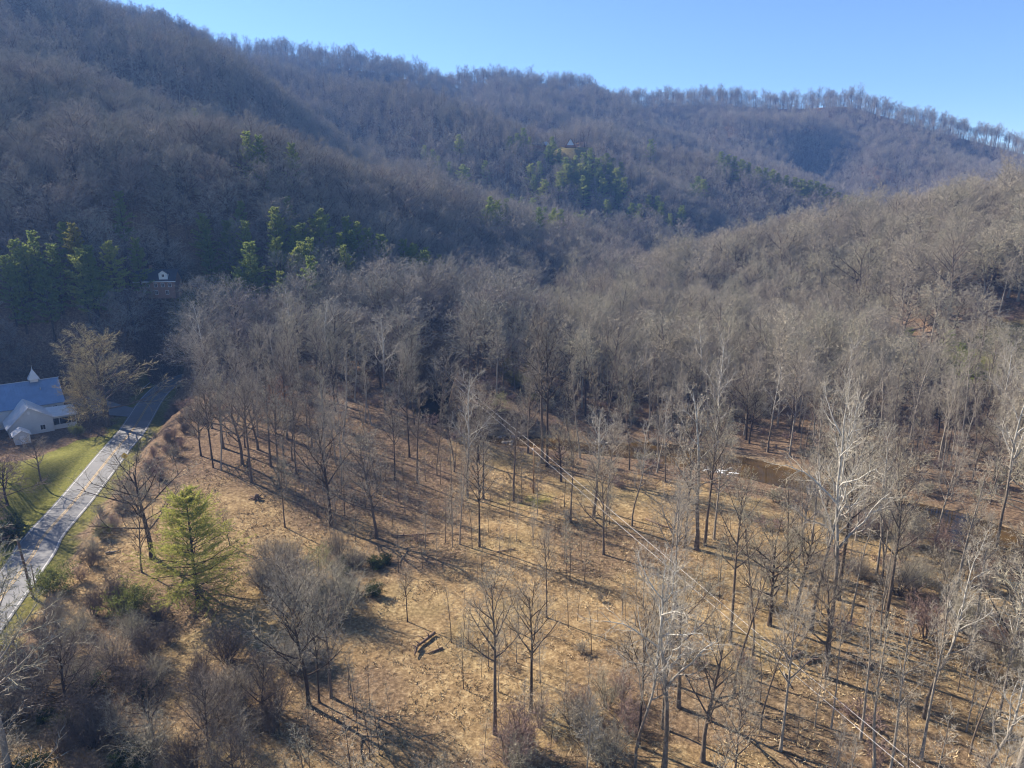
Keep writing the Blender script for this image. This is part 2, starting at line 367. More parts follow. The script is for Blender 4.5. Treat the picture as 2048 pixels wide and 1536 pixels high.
lawn = soft(lambda a, b_: in_poly(a, b_, LAWN), fx, fy, 1.5)
verge = sstep(6.6, 5.0, dr + (fbm(fx / 3, fy / 3, 77, 2) - .5) * 3.5) * (fy < 205) * .8
px_, py_, _ = project(fx, fy, Z)
pole_g = np.exp(-(((fx - 3.6) / 5.) ** 2 + ((fy - 121.5) / 3.6) ** 2)) * .9 * sstep(.35, .6, fbm(fx / 1.6, fy / 1.6, 15, 3))
fieldR = sstep(16, 8, np.hypot((fx - hit(2030, 715)[0]) / 1.6, fy - hit(2030, 715)[1]))
aflawn = sstep(20, 8, np.hypot((fx - AF[0]) / 1.5, fy - AF[1] + 6)) * .6
l2 = sstep(15, 8, np.hypot(fx - LAWN2[0], fy - LAWN2[1]))
gr = np.clip(np.maximum.reduce([lawn, verge, pole_g, fieldR, aflawn, l2]), 0, 1)
lit = 1 - mead
lit = np.clip(lit + mead * sstep(112, 128, fy) * (px_ < 900) * .85 + mead * .75 * sstep(.50, .62, fbm(fx / 17., fy / 17., 88, 4)), 0, 1)
bank = sstep(8.0, 5.0, dc) * .55 + sstep(-.25, -.6, Z) * .5
ca = me.color_attributes.new('cover', 'FLOAT_COLOR', 'POINT')
ca.data.foreach_set('color', np.stack([gr, lit, np.clip(bank, 0, 1), np.ones_like(gr)], 1).astype(np.float32).ravel())
g = bpy.data.objects.new('ground', me); COL.objects.link(g); tag(g, kind='structure')
# coarse lookup for culling
hx = np.arange(-1000, 1300, 5.); hy = np.arange(-60, 1500, 5.); HX, HY = np.meshgrid(hx, hy)
HZ = ground(HX.ravel(), HY.ravel()).reshape(HX.shape)
def hlook(x, y):
    i = np.clip(((y + 60) / 5).astype(int), 0, len(hy) - 1); j = np.clip(((x + 1000) / 5).astype(int), 0, len(hx) - 1); return HZ[i, j]

# ------------------------------------------------------------------ creek, road
def ribbon(name, line, offs, z, material, zfn=None, kind='structure'):
    line = np.asarray(line); t = np.gradient(line, axis=0); t /= np.hypot(t[:, 0], t[:, 1])[:, None]; nrm = np.stack([-t[:, 1], t[:, 0]], 1)
    V_ = []; k = len(offs)
    for o in offs: V_.append(np.column_stack([line + nrm * o, np.full(len(line), z)]))
    V_ = np.stack(V_, 1).reshape(-1, 3); n_ = len(line); I = np.arange(n_ * k).reshape(n_, k)
    F_ = np.stack([I[:-1, 1:], I[:-1, :-1], I[1:, :-1], I[1:, 1:]], -1).reshape(-1, 4)
    o = bpy.data.objects.new(name, np_mesh(name, V_, F_, [material])); COL.objects.link(o)
    if kind: tag(o, kind=kind)
    return o
ribbon('creek', CREEK, np.linspace(-9, 9, 5), -.62, M['water'])
def resample(L_, st):
    L_ = np.asarray(L_); s = np.concatenate([[0], np.cumsum(np.hypot(*np.diff(L_, axis=0).T))]); q = np.arange(0, s[-1], st)
    return np.column_stack([np.interp(q, s, L_[:, 0]), np.interp(q, s, L_[:, 1])])
RD = resample(ROAD, 1.0)
ribbon('road', RD, [-3.25, -1.6, 0, 1.6, 3.25], .03, M['asphalt'])
ribbon('driveway', resample(DRIVE, 1.), [-3.4, 0, 3.4], .024, M['asphalt'])
ribbon('centre_line', RD, [.10, .22], .036, M['line_yellow']); ribbon('centre_line', RD, [-.22, -.10], .036, M['line_yellow'])
ribbon('edge_line', RD, [2.84, 2.96], .036, M['line_white']); ribbon('edge_line', RD, [-2.96, -2.84], .036, M['line_white'])

# ------------------------------------------------------------------ tree growing
def unit(a): return a / (np.linalg.norm(a, axis=-1, keepdims=True) + 1e-9)
def perp_frame(t):
    ref = np.where(np.abs(t[..., 2:3]) < .9, np.array([0, 0, 1.]), np.array([1., 0, 0])); a = unit(np.cross(t, ref)); return a, np.cross(t, a)
class Lv: pass
def grow(par, m, tlo, thi, ang, length, radf, k, up=0.0, wob=.08, *, r_, lenfn=None, flat_=False, jit=.25, lj=(.7, 1.2)):
    n = len(par.P); kk = par.P.shape[1] - 1
    t = (np.tile((np.arange(m) + .5) / m, (n, 1)) + r_.uniform(-.5, .5, (n, m)) / m); t = tlo + (thi - tlo) * np.clip(t, 0, .999)
    f = t * kk; i = np.minimum(f.astype(int), kk - 1); fr = (f - i)[..., None]; rows = np.arange(n)[:, None]
    A, B = par.P[rows, i], par.P[rows, i + 1]; p = A + (B - A) * fr; d = unit(B - A)
    pr = par.R[rows, i] * (1 - fr[..., 0]) + par.R[rows, i + 1] * fr[..., 0]
    a, c = perp_frame(d)
    phi = (np.arange(m)[None, :] * 2.39996 + r_.uniform(0, 6.28, (n, 1)) + r_.uniform(-.4, .4, (n, m)))
    if flat_: phi = np.where(np.arange(m)[None, :] % 2 == 0, 0., math.pi) + r_.uniform(-.35, .35, (n, m))
    an = np.radians(ang(t) if callable(ang) else ang) * (1 + r_.uniform(-jit, jit, (n, m)))
    side = a * np.cos(phi)[..., None] + c * np.sin(phi)[..., None]
    if flat_: side = unit(side * np.array([1, 1, .25]))
    d0 = unit(d * np.cos(an)[..., None] + side * np.sin(an)[..., None])
    L = (length(t) if callable(length) else length) * (par.L[:, None] if lenfn is None else 1) * r_.uniform(*lj, (n, m))
    N = n * m; d0 = d0.reshape(N, 3); p = p.reshape(N, 3); L = L.reshape(N); rr = np.minimum(pr.reshape(N) * .85, radf * L)
    P = np.empty((N, k + 1, 3)); P[:, 0] = p; cur = d0
    for s in range(k):
        P[:, s + 1] = P[:, s] + cur * (L / k)[:, None]
        cur = unit(cur + r_.normal(0, wob, (N, 3)) + np.array([0, 0, up]))
    o = Lv(); o.P = P; o.L = L; o.R = rr[:, None] * np.linspace(1, .25, k + 1)[None, :]; return o
def trunk(H, r0, k, r_, lean=(0, 0), wob=.03, tip=.12):
    P = np.zeros((1, k + 1, 3)); d = np.array([lean[0], lean[1], 1.]); d /= np.linalg.norm(d); cur = d.copy()
    for s in range(k):
        P[0, s + 1] = P[0, s] + cur * H / k; cur = unit(cur + r_.normal(0, wob, 3) * np.array([1, 1, .2]) + np.array([0, 0, .03]))
    o = Lv(); o.P = P; o.L = np.array([H]); tt = np.linspace(0, 1, k + 1); o.R = (r0 * ((1 - tt) ** .8 * (1 - tip) + tip))[None, :]; o.R[0, 0] *= 1.35; return o
def tubes(lv, sides, rmin=0):
    P, Rr = lv.P, np.maximum(lv.R, rmin); n, k1 = Rr.shape; t = np.empty_like(P); t[:, 1:-1] = P[:, 2:] - P[:, :-2]; t[:, 0] = P[:, 1] - P[:, 0]; t[:, -1] = P[:, -1] - P[:, -2]
    a, c = perp_frame(unit(t)); an = np.arange(sides) * 2 * math.pi / sides
    V_ = P[:, :, None] + (a[:, :, None] * np.cos(an)[None, None, :, None] + c[:, :, None] * np.sin(an)[None, None, :, None]) * Rr[:, :, None, None]
    I = np.arange(n * k1 * sides).reshape(n, k1, sides); J = np.roll(I, -1, 2)
    F_ = np.stack([I[:, :-1], J[:, :-1], J[:, 1:], I[:, 1:]], -1).reshape(-1, 4); return V_.reshape(-1, 3), F_
def blades(P0, D, L, w, r_):
    """thin pointed quads (degenerate-free): base point, direction, length, width"""
    a, _ = perp_frame(D); an = r_.uniform(0, 6.28, len(P0)); b_ = np.cross(D, a); s = a * np.cos(an)[:, None] + b_ * np.sin(an)[:, None]
    w = np.broadcast_to(w, len(P0))[:, None]; L = np.broadcast_to(L, len(P0))[:, None]
    V_ = np.stack([P0 - s * w * .5, P0 + s * w * .5, P0 + D * L * .6 + s * w * .4, P0 + D * L - s * w * .12], 1).reshape(-1, 3)
    return V_, np.arange(len(P0) * 4).reshape(-1, 4)
def join(parts):
    V_, F_, Mi, b_ = [], [], [], 0
    for (v, f, mi) in parts: V_.append(v); F_.append(f + b_); Mi.append(np.full(len(f), mi)); b_ += len(v)
    return np.concatenate(V_), np.concatenate(F_), np.concatenate(Mi)
FAR = {}
def bare_tree(key, seed, H, r0, form, det, tk='bark', ck='twig', lean=(0, 0)):
    """form: spread (wide oak), tall (slim forest tree), syc (open crooked), dense (rounded, dense); det 2 near, 1 middle, 0 far"""
    r_ = np.random.default_rng(seed); q = {0: 0, 1: 1, 2: 2}[det]
    T0 = trunk(H * (.82 if form in ('spread', 'dense') else .96), r0, 9 if q else 5, r_, lean, {'syc': .07, 'tall': .025}.get(form, .045), .16)
    if form == 'spread': lo, nl, la, lf = .30, 15, (lambda t: 74 - 46 * t), (lambda t: H * (.50 - .24 * t))
    elif form == 'dense': lo, nl, la, lf = .16, 26, (lambda t: 84 - 56 * t), (lambda t: H * (.46 - .22 * t))
    elif form == 'crest': lo, nl, la, lf = .52, 18, (lambda t: 66 - 34 * t), (lambda t: H * (.30 - .10 * t))
    elif form == 'syc': lo, nl, la, lf = .34, 13, (lambda t: 52 - 18 * t), (lambda t: H * (.33 - .20 * t))
    elif form == 'slim': lo, nl, la, lf = .42, 14, (lambda t: 46 - 22 * t), (lambda t: H * (.21 - .11 * t))
    else: lo, nl, la, lf = .46, 16, (lambda t: 52 - 26 * t), (lambda t: H * (.26 - .13 * np.abs(t - .6)))
    nl = int(nl * (1, .9, .75)[2 - q] if q < 2 else nl)
    A = grow(T0, nl, lo, .99, la, lf, .019, (3, 4, 6)[q], .07 if form != 'syc' else .10, .09 if form != 'syc' else .20, r_=r_, lenfn=1)
    n2 = {0: 5, 1: 7, 2: 8}[q]; n3 = {0: 5, 1: 5, 2: 6 if form in ('tall', 'syc') else 7}[q]; n4 = {0: 4, 1: 5, 2: 5}[q]
    if form == 'slim': n2, n3, n4 = 6, 5, 4
    if form == 'dense': n3 += 1; n4 += 1 if q == 2 else 0
    B = grow(A, n2, .22, 1., 42, lambda t: .52 - .2 * t, .016, (2, 2, 4)[q], .08, .13, r_=r_)
    C = grow(B, n3, .15, 1., 42, lambda t: .50 - .18 * t, .013, (1, 1, 2)[q], .10, .13, r_=r_)
    D = grow(C, n4, .1, 1., 38, .55, .010, 1, .12, .1, r_=r_)
    wmin = {0: .036, 1: .021, 2: .0115 if form != 'dense' else .016}[q]
    tp = [(*tubes(T0, (5, 7, 9)[q]), 0), (*tubes(A, (3, 4, 5)[q], wmin), 0)]
    if q == 2: tp.append((*tubes(B, 4, .015), 0))
    tw = []
    if q < 2: tw.append((*tubes(B, 3, wmin * .8), 1))
    if q == 2: tw.append((*tubes(C, 3, wmin), 1))
    else: tw.append((*blades(C.P[:, 0], unit(C.P[:, -1] - C.P[:, 0]), C.L, wmin * 2.4, r_), 1))
    dd = D.P[:, -1] - D.P[:, 0]; Ld = np.linalg.norm(dd, axis=1)
    tw.append((*blades(D.P[:, 0], unit(dd), Ld, wmin * (2.0 if q == 2 else 2.4 if q else 3.0), r_), 1))
    return finish(key, tp, tw, [M[tk], M[ck]], det)
def finish(key, tp, tw, ms, det):
    if det == 0 or key.startswith('s_'):
        v, f, mi = join(tp + tw); FAR[key] = np_mesh(key, v, f, ms, mi, False); return FAR[key]
    v, f, _ = join(tp); a = np_mesh('trunk', v, f, [ms[0]]); v, f, _ = join(tw); b_ = np_mesh('crown', v, f, [ms[1]], None, False)
    PROTO[key] = (a, b_); return a, b_
PROTO = {}
def conifer(key, seed, H, r0, det, mk='needle', w=.27, lo=.12, dens=1.0):
    r_ = np.random.default_rng(seed); T0 = trunk(H, r0, 8, r_, wob=.012, tip=.06); hw = .15 if det == 2 else .07
    nw = int({0: 26, 1: 60, 2: 130}[det] * dens)
    A = grow(T0, nw, lo, .985, lambda t: 86 - 34 * t, lambda t: H * w * (1.06 - t) ** .62 * (.72 + .28 * np.minimum(1, (t - lo) / .15)), .012, 3, .03, hw, r_=r_, lenfn=1, jit=.2, lj=(.42, 1.18))
    B = grow(A, {0: 5, 1: 8, 2: 11}[det], .22, 1., 48, .40, .012, 1, .10, .1, r_=r_, flat_=True)
    tp = [(*tubes(T0, (5, 7, 9)[det]), 0), (*tubes(A, 3 if det < 2 else 4, .012), 0)]
    tw = [(*tubes(B, 3, .01), 1)]
    nt_ = {0: 5, 1: 10, 2: 26}[det]; bl = {0: .62, 1: .55, 2: .34}[det]; bw = {0: .22, 1: .17, 2: .06}[det]
    for src, lo2 in ((B, .1), (A, .55)):
        n = len(src.P); t = r_.uniform(lo2, 1.02, (n, nt_)); P0 = src.P[:, :1] + (src.P[:, -1:] - src.P[:, :1]) * t[..., None]
        if src is A:
            f = np.clip(t, 0, .999) * 3; i = f.astype(int); rows = np.arange(n)[:, None]; P0 = src.P[rows, i] * (1 - (f - i))[..., None] + src.P[rows, i + 1] * (f - i)[..., None]
        d = np.repeat(unit(src.P[:, -1] - src.P[:, 0])[:, None], nt_, 1)
        d = unit(d * .7 + r_.normal(0, .55, d.shape) + np.array([0, 0, .35])).reshape(-1, 3)
        P0 = P0.reshape(-1, 3) + r_.normal(0, .05, (n * nt_, 3)); tw.append((*blades(P0, d, bl * r_.uniform(.7, 1.3, len(P0)), bw, r_), 1))
    return finish(key, tp, tw, [M['bark_dark'], M[mk]], det)
def shrub(key, seed, H, ns, det, ck='twig', spread=.5, leafy=None):
    r_ = np.random.default_rng(seed); st = Lv(); k = 4; P = np.zeros((ns, k + 1, 3)); ang = r_.uniform(0, 6.28, ns); tilt = r_.uniform(.05, spread, ns)
    P[:, 0, 0] = np.cos(ang) * r_.uniform(0, .5, ns); P[:, 0, 1] = np.sin(ang) * r_.uniform(0, .5, ns); P[:, 0, 2] = -.3
    cur = unit(np.stack([np.cos(ang) * tilt, np.sin(ang) * tilt, np.ones(ns)], 1)); L = H * r_.uniform(.65, 1.1, ns)
    for s in range(k): P[:, s + 1] = P[:, s] + cur * (L / k)[:, None]; cur = unit(cur + r_.normal(0, .13, (ns, 3)) + np.array([0, 0, -.03]))
    st.P = P; st.L = L; st.R = (.012 * L + .01)[:, None] * np.linspace(1, .25, k + 1)[None]
    B = grow(st, (6, 8)[det > 1], .2, 1, 40, lambda t: .42 - .15 * t, .011, 2, .05, .15, r_=r_)
    C = grow(B, (5, 6)[det > 1], .1, 1, 40, .45, .01, 1, .05, .12, r_=r_); D = grow(C, 4, .1, 1, 38, .6, .01, 1, .05, .1, r_=r_)
    wm = (.02, .02, .011)[det]; tp = [(*tubes(st, 4), 0)]; tw = [(*tubes(B, 3, wm), 1)]
    for X in (C, D):
        dd = X.P[:, -1] - X.P[:, 0]; tw.append((*blades(X.P[:, 0], unit(dd), np.linalg.norm(dd, axis=1), wm * 2.2, r_), 1))
    if leafy:
        n = len(C.P); P0 = np.repeat(C.P[:, -1], leafy, 0) + r_.normal(0, .16, (n * leafy, 3)); d = unit(r_.normal(0, 1, P0.shape) + np.array([0, 0, .4]))
        tw.append((*blades(P0, d, .20, .12, r_), 1))
    return finish(key, tp, tw, [M['bark'], M[ck]], max(det, 1))
def sapling(key, seed, H, tk='bark', ck='twig'):
    r_ = np.random.default_rng(seed); T0 = trunk(H, .03 + H * .0035, 6, r_, wob=.05, tip=.15)
    A = grow(T0, 20, .25, .99, lambda t: 50 - 20 * t, lambda t: H * (.24 - .16 * t), .012, 3, .06, .1, r_=r_, lenfn=1)
    B = grow(A, 5, .2, 1, 40, .42, .011, 1, .1, .1, r_=r_); C = grow(B, 4, .1, 1, 38, .5, .01, 1, .1, .1, r_=r_)
    tw = [(*tubes(A, 3, .012), 1)]
    for X in (B, C):
        dd = X.P[:, -1] - X.P[:, 0]; tw.append((*blades(X.P[:, 0], unit(dd), np.linalg.norm(dd, axis=1), .024, r_), 1))
    return finish(key, [(*tubes(T0, 6), 0)], tw, [M[tk], M[ck]], 2)
# near / middle prototypes
bare_tree('oak_a', 1, 20, .34, 'spread', 2, 'bark_dark'); bare_tree('oak_b', 2, 20, .36, 'spread', 2); bare_tree('oak_c', 3, 20, .30, 'spread', 2)
bare_tree('tall_a', 4, 24, .27, 'tall', 2); bare_tree('tall_b', 5, 24, .24, 'tall', 2, 'bark_dark'); bare_tree('tall_c', 6, 24, .26, 'tall', 2, 'bark_pale', 'twig_pale')
bare_tree('syc_a', 7, 27, .25, 'syc', 2, 'sycamore', 'twig_pale'); bare_tree('syc_b', 8, 27, .25, 'syc', 2, 'sycamore', 'twig_pale'); bare_tree('syc_lean', 9, 24, .32, 'syc', 2, 'sycamore', 'twig_pale', (-.16, .05))
bare_tree('syc_m', 10, 27, .34, 'syc', 1, 'sycamore', 'twig_pale')
bare_tree('beech', 11, 19, .42, 'dense', 2, 'bark', 'twig_gold')
bare_tree('oak_m1', 12, 19, .32, 'spread', 1); bare_tree('oak_m2', 13, 19, .32, 'spread', 1, 'bark_dark'); bare_tree('tall_m1', 14, 22, .24, 'tall', 1); bare_tree('tall_m2', 15, 22, .24, 'tall', 1, 'bark_pale'); bare_tree('tall_m3', 16, 22, .22, 'tall', 1, 'bark_dark')
bare_tree('rust_m', 17, 9, .16, 'dense', 1, 'bark', 'twig_rust'); bare_tree('red_m', 18, 12, .18, 'dense', 1, 'bark_dark', 'twig_red'); bare_tree('small_m', 19, 12, .18, 'dense', 1, 'bark', 'twig'); bare_tree('olive_m', 20, 14, .2, 'dense', 1, 'bark', 'twig_olive')
bare_tree('oak_k1', 81, 18, .26, 'spread', 2, 'bark_dark', 'twig_shade'); bare_tree('oak_k2', 82, 18, .24, 'dense', 2, 'bark_dark', 'twig_shade')
bare_tree('slim_a', 91, 22, .20, 'slim', 2, 'bark_pale', 'twig_pale'); bare_tree('slim_b', 92, 22, .18, 'slim', 2, 'bark'); bare_tree('slim_c', 93, 22, .19, 'slim', 2, 'bark_pale', 'twig', (.08, -.05))
conifer('pine_hero', 21, 19, .32, 2, 'needle_lime', .50, .10)
conifer('pine_m1', 22, 20, .27, 1, 'needle', .27); conifer('pine_m2', 23, 20, .27, 1, 'needle', .24, .25, .85); M['needle_mid'] = needles('bright_pine_needles', [(.18, .23, .055), (.27, .31, .075), (.34, .35, .09)]); conifer('pine_lime', 24, 18, .27, 1, 'needle_mid', .29, .15); conifer('pine_gold', 25, 18, .27, 1, 'needle_gold', .25, .2)
shrub('shrub_a', 26, 5.5, 15, 2); shrub('shrub_b', 27, 5, 18, 2, 'twig_red'); shrub('shrub_dense', 28, 8, 34, 2, 'twig', .75); shrub('laurel_a', 29, 3.4, 16, 1, 'laurel', .8, 7); shrub('box_a', 30, 4.5, 16, 1, 'box', .7, 5); shrub('olive_a', 31, 4.8, 20, 1, 'olive_leaf', .8, 6)
shrub('shrub_k', 83, 6, 26, 2, 'twig_shade', .8)
sapling('sap_a', 32, 8); sapling('sap_b', 33, 8, 'bark_dark'); sapling('sap_c', 34, 8, 'bark_pale', 'twig_pale')
# far prototypes: one mesh each, for the woods too large to count
for i, (fo, tk) in enumerate([('spread', 'bark'), ('dense', 'bark'), ('spread', 'bark_dark'), ('dense', 'bark_pale'), ('tall', 'bark'), ('tall', 'bark_pale')]):
    bare_tree(f'f_bare{i}', 40 + i, 19 if fo != 'tall' else 21, .26, fo, 0, tk, 'twig_hill_shade')

for i in range(6, 9): bare_tree(f'f_bare{i}', 40 + i, 22, .30, 'crest', 0, 'bark_dark', 'twig_hill_shade')
HEIGHT = dict(slim_a=22, slim_b=22, slim_c=22, oak_k1=18, oak_k2=18, shrub_k=6, oak_a=20, oak_b=20, oak_c=20, tall_a=24, tall_b=24, tall_c=24, syc_a=27, syc_b=27, syc_lean=24, syc_m=27, beech=19, oak_m1=19, oak_m2=19, tall_m1=22, tall_m2=22, tall_m3=22, rust_m=9, red_m=12, small_m=12, olive_m=14, pine_hero=19, pine_m1=20, pine_m2=20, pine_lime=18, pine_gold=18, shrub_a=5.5, shrub_b=5, shrub_dense=8, laurel_a=3, box_a=4.5, olive_a=4.8, sap_a=8, sap_b=8, sap_c=8)
for k_, (a_, b_) in PROTO.items():      # measured height, so that trees stand as tall as asked for
    zs = np.empty(len(b_.vertices) * 3, np.float32); b_.vertices.foreach_get('co', zs); HEIGHT[k_] = float(np.percentile(zs[2::3], 99.7))
def plant(key, x, y, h=None, label=None, cat='tree', name='bare_tree', group=None, rz=None, wide=1.0, z=None):
    s = (h or HEIGHT[key]) / HEIGHT[key]; e = empty(name, (x, y, (gz(x, y) if z is None else z) - .12), random.uniform(0, 6.28) if rz is None else rz, label, cat, group)
    e.scale = (s * wide, s * wide, s); a_, b_ = PROTO[key]
    for nm, md in (('trunk' if cat == 'tree' else 'stems', a_), ('crown' if cat == 'tree' else 'foliage' if key.split('_')[0] in ('laurel', 'box', 'olive') and cat != 'tree' else 'twigs', b_)):
        c = bpy.data.objects.new(nm, md); COL.objects.link(c); c.parent = e
    return e
USED = []                                                     # (x, y, clear radius)
def hero(key, base, top_y, label, name='bare_tree', cat='tree', rz=None, wide=1.0, clear=3.0, group=None):
    x, y, z = hit(*base); lo, hi = 1., 60.
    for _ in range(30):
        mid = (lo + hi) / 2
        if project(x, y, z + mid)[1] > top_y: lo = mid
        else: hi = mid
    USED.append((x, y, clear)); return plant(key, x, y, lo, label, cat, name, group, rz, wide, z)

# ------------------------------------------------------------------ buildings
def prism(mb, x0, x1, y0, y1, z0, ze, zr, axis='x', mid=None, m=0):
    """walls with gable ends; the ridge runs along axis"""
    if axis == 'x':
        c = (y0 + y1) / 2 if mid is None else mid
        pr = [(y0, z0), (y1, z0), (y1, ze if not hasattr(ze, '__len__') else ze[1]), (c, zr), (y0, ze if not hasattr(ze, '__len__') else ze[0])]
        vs = [(x0, a, b_) for a, b_ in pr] + [(x1, a, b_) for a, b_ in pr]
    else:
        c = (x0 + x1) / 2 if mid is None else mid
        pr = [(x0, z0), (x1, z0), (x1, ze if not hasattr(ze, '__len__') else ze[1]), (c, zr), (x0, ze if not hasattr(ze, '__len__') else ze[0])]
        vs = [(a, y0, b_) for a, b_ in pr] + [(a, y1, b_) for a, b_ in pr]
    mb.add(vs, [(0,1,2,3,4)[::-1], (5,6,7,8,9)] + [(i, (i + 1) % 5, (i + 1) % 5 + 5, i + 5) for i in range(5)], m)
def slab(mb, a, b_, c, d, th):
    """roof plane with thickness from four corners"""
    n = (Vector(b_) - Vector(a)).cross(Vector(d) - Vector(a)).normalized()
    if n.z < 0: n = -n
    q = [Vector(p) for p in (a, b_, c, d)]; mb.add([tuple(p + n * .02) for p in q] + [tuple(p + n * th) for p in q], [(3,2,1,0),(4,5,6,7),(0,1,5,4),(1,2,6,5),(2,3,7,6),(3,0,4,7)])
def gable_roof(mb, x0, x1, y0, y1, ze, zr, axis='x', o=.4, th=.14, mid=None):
    if axis == 'x':
        c = (y0 + y1) / 2; s = (zr - ze) / (c - y0)
        slab(mb, (x0 - o, c, zr), (x1 + o, c, zr), (x1 + o, y0 - o, ze - s * o), (x0 - o, y0 - o, ze - s * o), th); slab(mb, (x0 - o, c, zr), (x1 + o, c, zr), (x1 + o, y1 + o, ze - s * o), (x0 - o, y1 + o, ze - s * o), th)
    else:
        c = (x0 + x1) / 2 if mid is None else mid; e = ze if hasattr(ze, '__len__') else (ze, ze); s0 = (zr - e[0]) / (c - x0); s1 = (zr - e[1]) / (x1 - c)
        slab(mb, (c, y0 - o, zr), (c, y1, zr), (x0 - o, y1, e[0] - s0 * o), (x0 - o, y0 - o, e[0] - s0 * o), th); slab(mb, (c, y0 - o, zr), (c, y1, zr), (x1 + o, y1, e[1] - s1 * o), (x1 + o, y0 - o, e[1] - s1 * o), th)
def window(parent, x, y, z, w, h, face='y', name='window'):
    mb = MB()
    if face == 'y':
        for dx in (-1, 1): mb.box((x + dx * (w / 2 + .05), y, z), (.1, .1, h + .2))
        for dz in (-1, 1): mb.box((x, y, z + dz * (h / 2 + .05)), (w, .1, .1))
        mb.box((x, y, z), (.05, .08, h))
    else:
        for dx in (-1, 1): mb.box((x, y + dx * (w / 2 + .05), z), (.1, .1, h + .2))
        for dz in (-1, 1): mb.box((x, y, z + dz * (h / 2 + .05)), (.1, w, .1))
        mb.box((x, y, z), (.08, .05, h))
    f = mb.build(name, M['trim'], parent); g2 = MB()
    g2.box((x, y, z), (w, .04, h) if face == 'y' else (.04, w, h)); g2.build('pane', M['glass'], f); return f
def siding_lines(mb, x0, x1, y, z0, z1, st=.28):
    z = z0
    while z < z1: mb.box(((x0 + x1) / 2, y, z), (x1 - x0, .03, .03)); z += st
church = empty('church', (CH[0], CH[1], 0), math.atan2(.64, .77), 'pale church with a metal roof tinted by blue sky, small white steeple and front wing', 'church')
mb = MB(); prism(mb, -24, 0, -6, 6, -.2, 4.8, 9.5); siding_lines(mb, -24, 0, -6.015, .3, 4.6, .35); mb.build('wall', M['siding'], church)
mb = MB(); prism(mb, -12.6, -3.7, -14.8, -6.02, -.2, (2.3, 3.5), 6.5, 'y', -8.2); siding_lines(mb, -12.4, -3.8, -14.815, .2, 2.2, .3); mb.build('wing_wall', M['siding'], church)
mb = MB(); gable_roof(mb, -24, 0, -6, 6, 4.8, 9.5, th=.16)
for k in range(40):
    x = -24 + k * .61; s = 4.7 / 6
    for sg in (-1, 1): mb.tube([(x, sg * .1, 9.68), (x, sg * 6.3, 9.68 - s * 6.3)], .03, 4)
rf = mb.build('roof', M['roof_metal_sky_tint'], church)
MB().box((0, 0, 9.72), (.01, .01, .01)) if 0 else None
mb = MB(); mb.box((-11.8, 0, 9.68), (24.9, .35, .06)); mb.build('ridge_cap', M['roof_white'], rf)
mb = MB(); mb.tube([(-4, -2.6, 7.2), (-4, -2.6, 8.35)], .13, 10); mb.build('vent_pipe', M['steel'], rf, True)
mb = MB(); gable_roof(mb, -12.6, -3.7, -14.8, -5.2, (2.3, 3.5), 6.5, 'y', th=.13, mid=-8.2); mb.build('wing_roof', M['roof_white'], church)
st = MB(); st.box((-4.8, 0, 9.75), (1.7, 1.7, .7)); q = 1.25
st.add([(-4.8 - q, -q, 10.1), (-4.8 + q, -q, 10.1), (-4.8 + q, q, 10.1), (-4.8 - q, q, 10.1), (-4.8, 0, 12.7)], [(0,1,4),(1,2,4),(2,3,4),(3,0,4),(3,2,1,0)])
stp = st.build('steeple', M['roof_white'], church); mb = MB(); mb.tube([(-4.8, 0, 12.55), (-4.8, 0, 13.7)], [.07, .03], 6); mb.build('finial', M['trim'], stp)
mb = MB(); slab(mb, (-4.2, -14.6, 3.25), (1.7, -14.6, 3.05), (1.7, -7.2, 3.75), (-4.2, -7.2, 3.95), .14); mb.build('porch_roof', M['roof_white'], church)
mb = MB()
mb.box((-1.25, -13.9, .45), (4.9, .14, 1.3)); mb.box((-1.25, -13.9, 2.87), (4.9, .14, .34)); mb.box((-3.62, -13.9, 1.9), (.16, .14, 1.6)); mb.box((1.12, -13.9, 1.9), (.16, .14, 1.6)); mb.box((-2.3, -13.9, 1.9), (.12, .14, 1.6)); mb.box((.1, -13.9, 1.9), (.12, .14, 1.6))
mb.box((1.15, -10.4, 1.4), (.14, 6.86, 3.2)); mb.box((-1.3, -10.3, .2), (4.6, 6.7, .2)); mb.build('porch_wall', M['siding'], church)
mb = MB(); mb.box((-2.92, -13.9, 1.9), (1.1, .05, 1.6)); mb.box((-1.1, -13.9, 1.9), (2.26, .05, 1.6)); mb.box((.61, -13.9, 1.9), (.86, .05, 1.6)); mb.build('porch_glazing', M['glass'], church)
for x in (-1.9, -4.6): window(church, x, -6.03, 3.5 if x > -3 else 3.6, .9, .8)
for x in (-5.9, -10.4): window(church, x, -14.84, 1.35, .95, 1.1)
for y in (-3, 0, 3): window(church, .02, y, 2.2, 1.0, 1.6, 'x')
mb = MB(); mb.box((-8.2, -14.85, 5.3), (.5, .08, .7)); mb.build('gable_vent', M['trim'], church)
sh = flat(45, 884); shed = empty('shed', (sh[0], sh[1], 0), math.atan2(.64, .77), 'tiny white shed with a bright gable roof in front of the church', 'shed')
mb = MB(); prism(mb, -1.5, 1.5, -1.7, 1.7, -.2, 2.1, 3.1, 'y'); mb.build('wall', M['siding'], shed)
mb = MB(); gable_roof(mb, -1.5, 1.5, -1.7, 1.95, 2.1, 3.1, 'y', .28, .1); mb.build('roof', M['roof_white'], shed)
mb = MB(); mb.box((0, -1.72, .95), (.9, .06, 1.9)); mb.build('door', M['trim'], shed)
hs = empty('hillside_house', tuple(HOUSE), .14, 'dark-roofed house with a white dormer half hidden by trees on the left hillside', 'house')
mb = MB(); prism(mb, -7.5, 7, -4.5, 4.5, -1, 6.0, 9.8); mb.build('wall', M['brick'], hs)
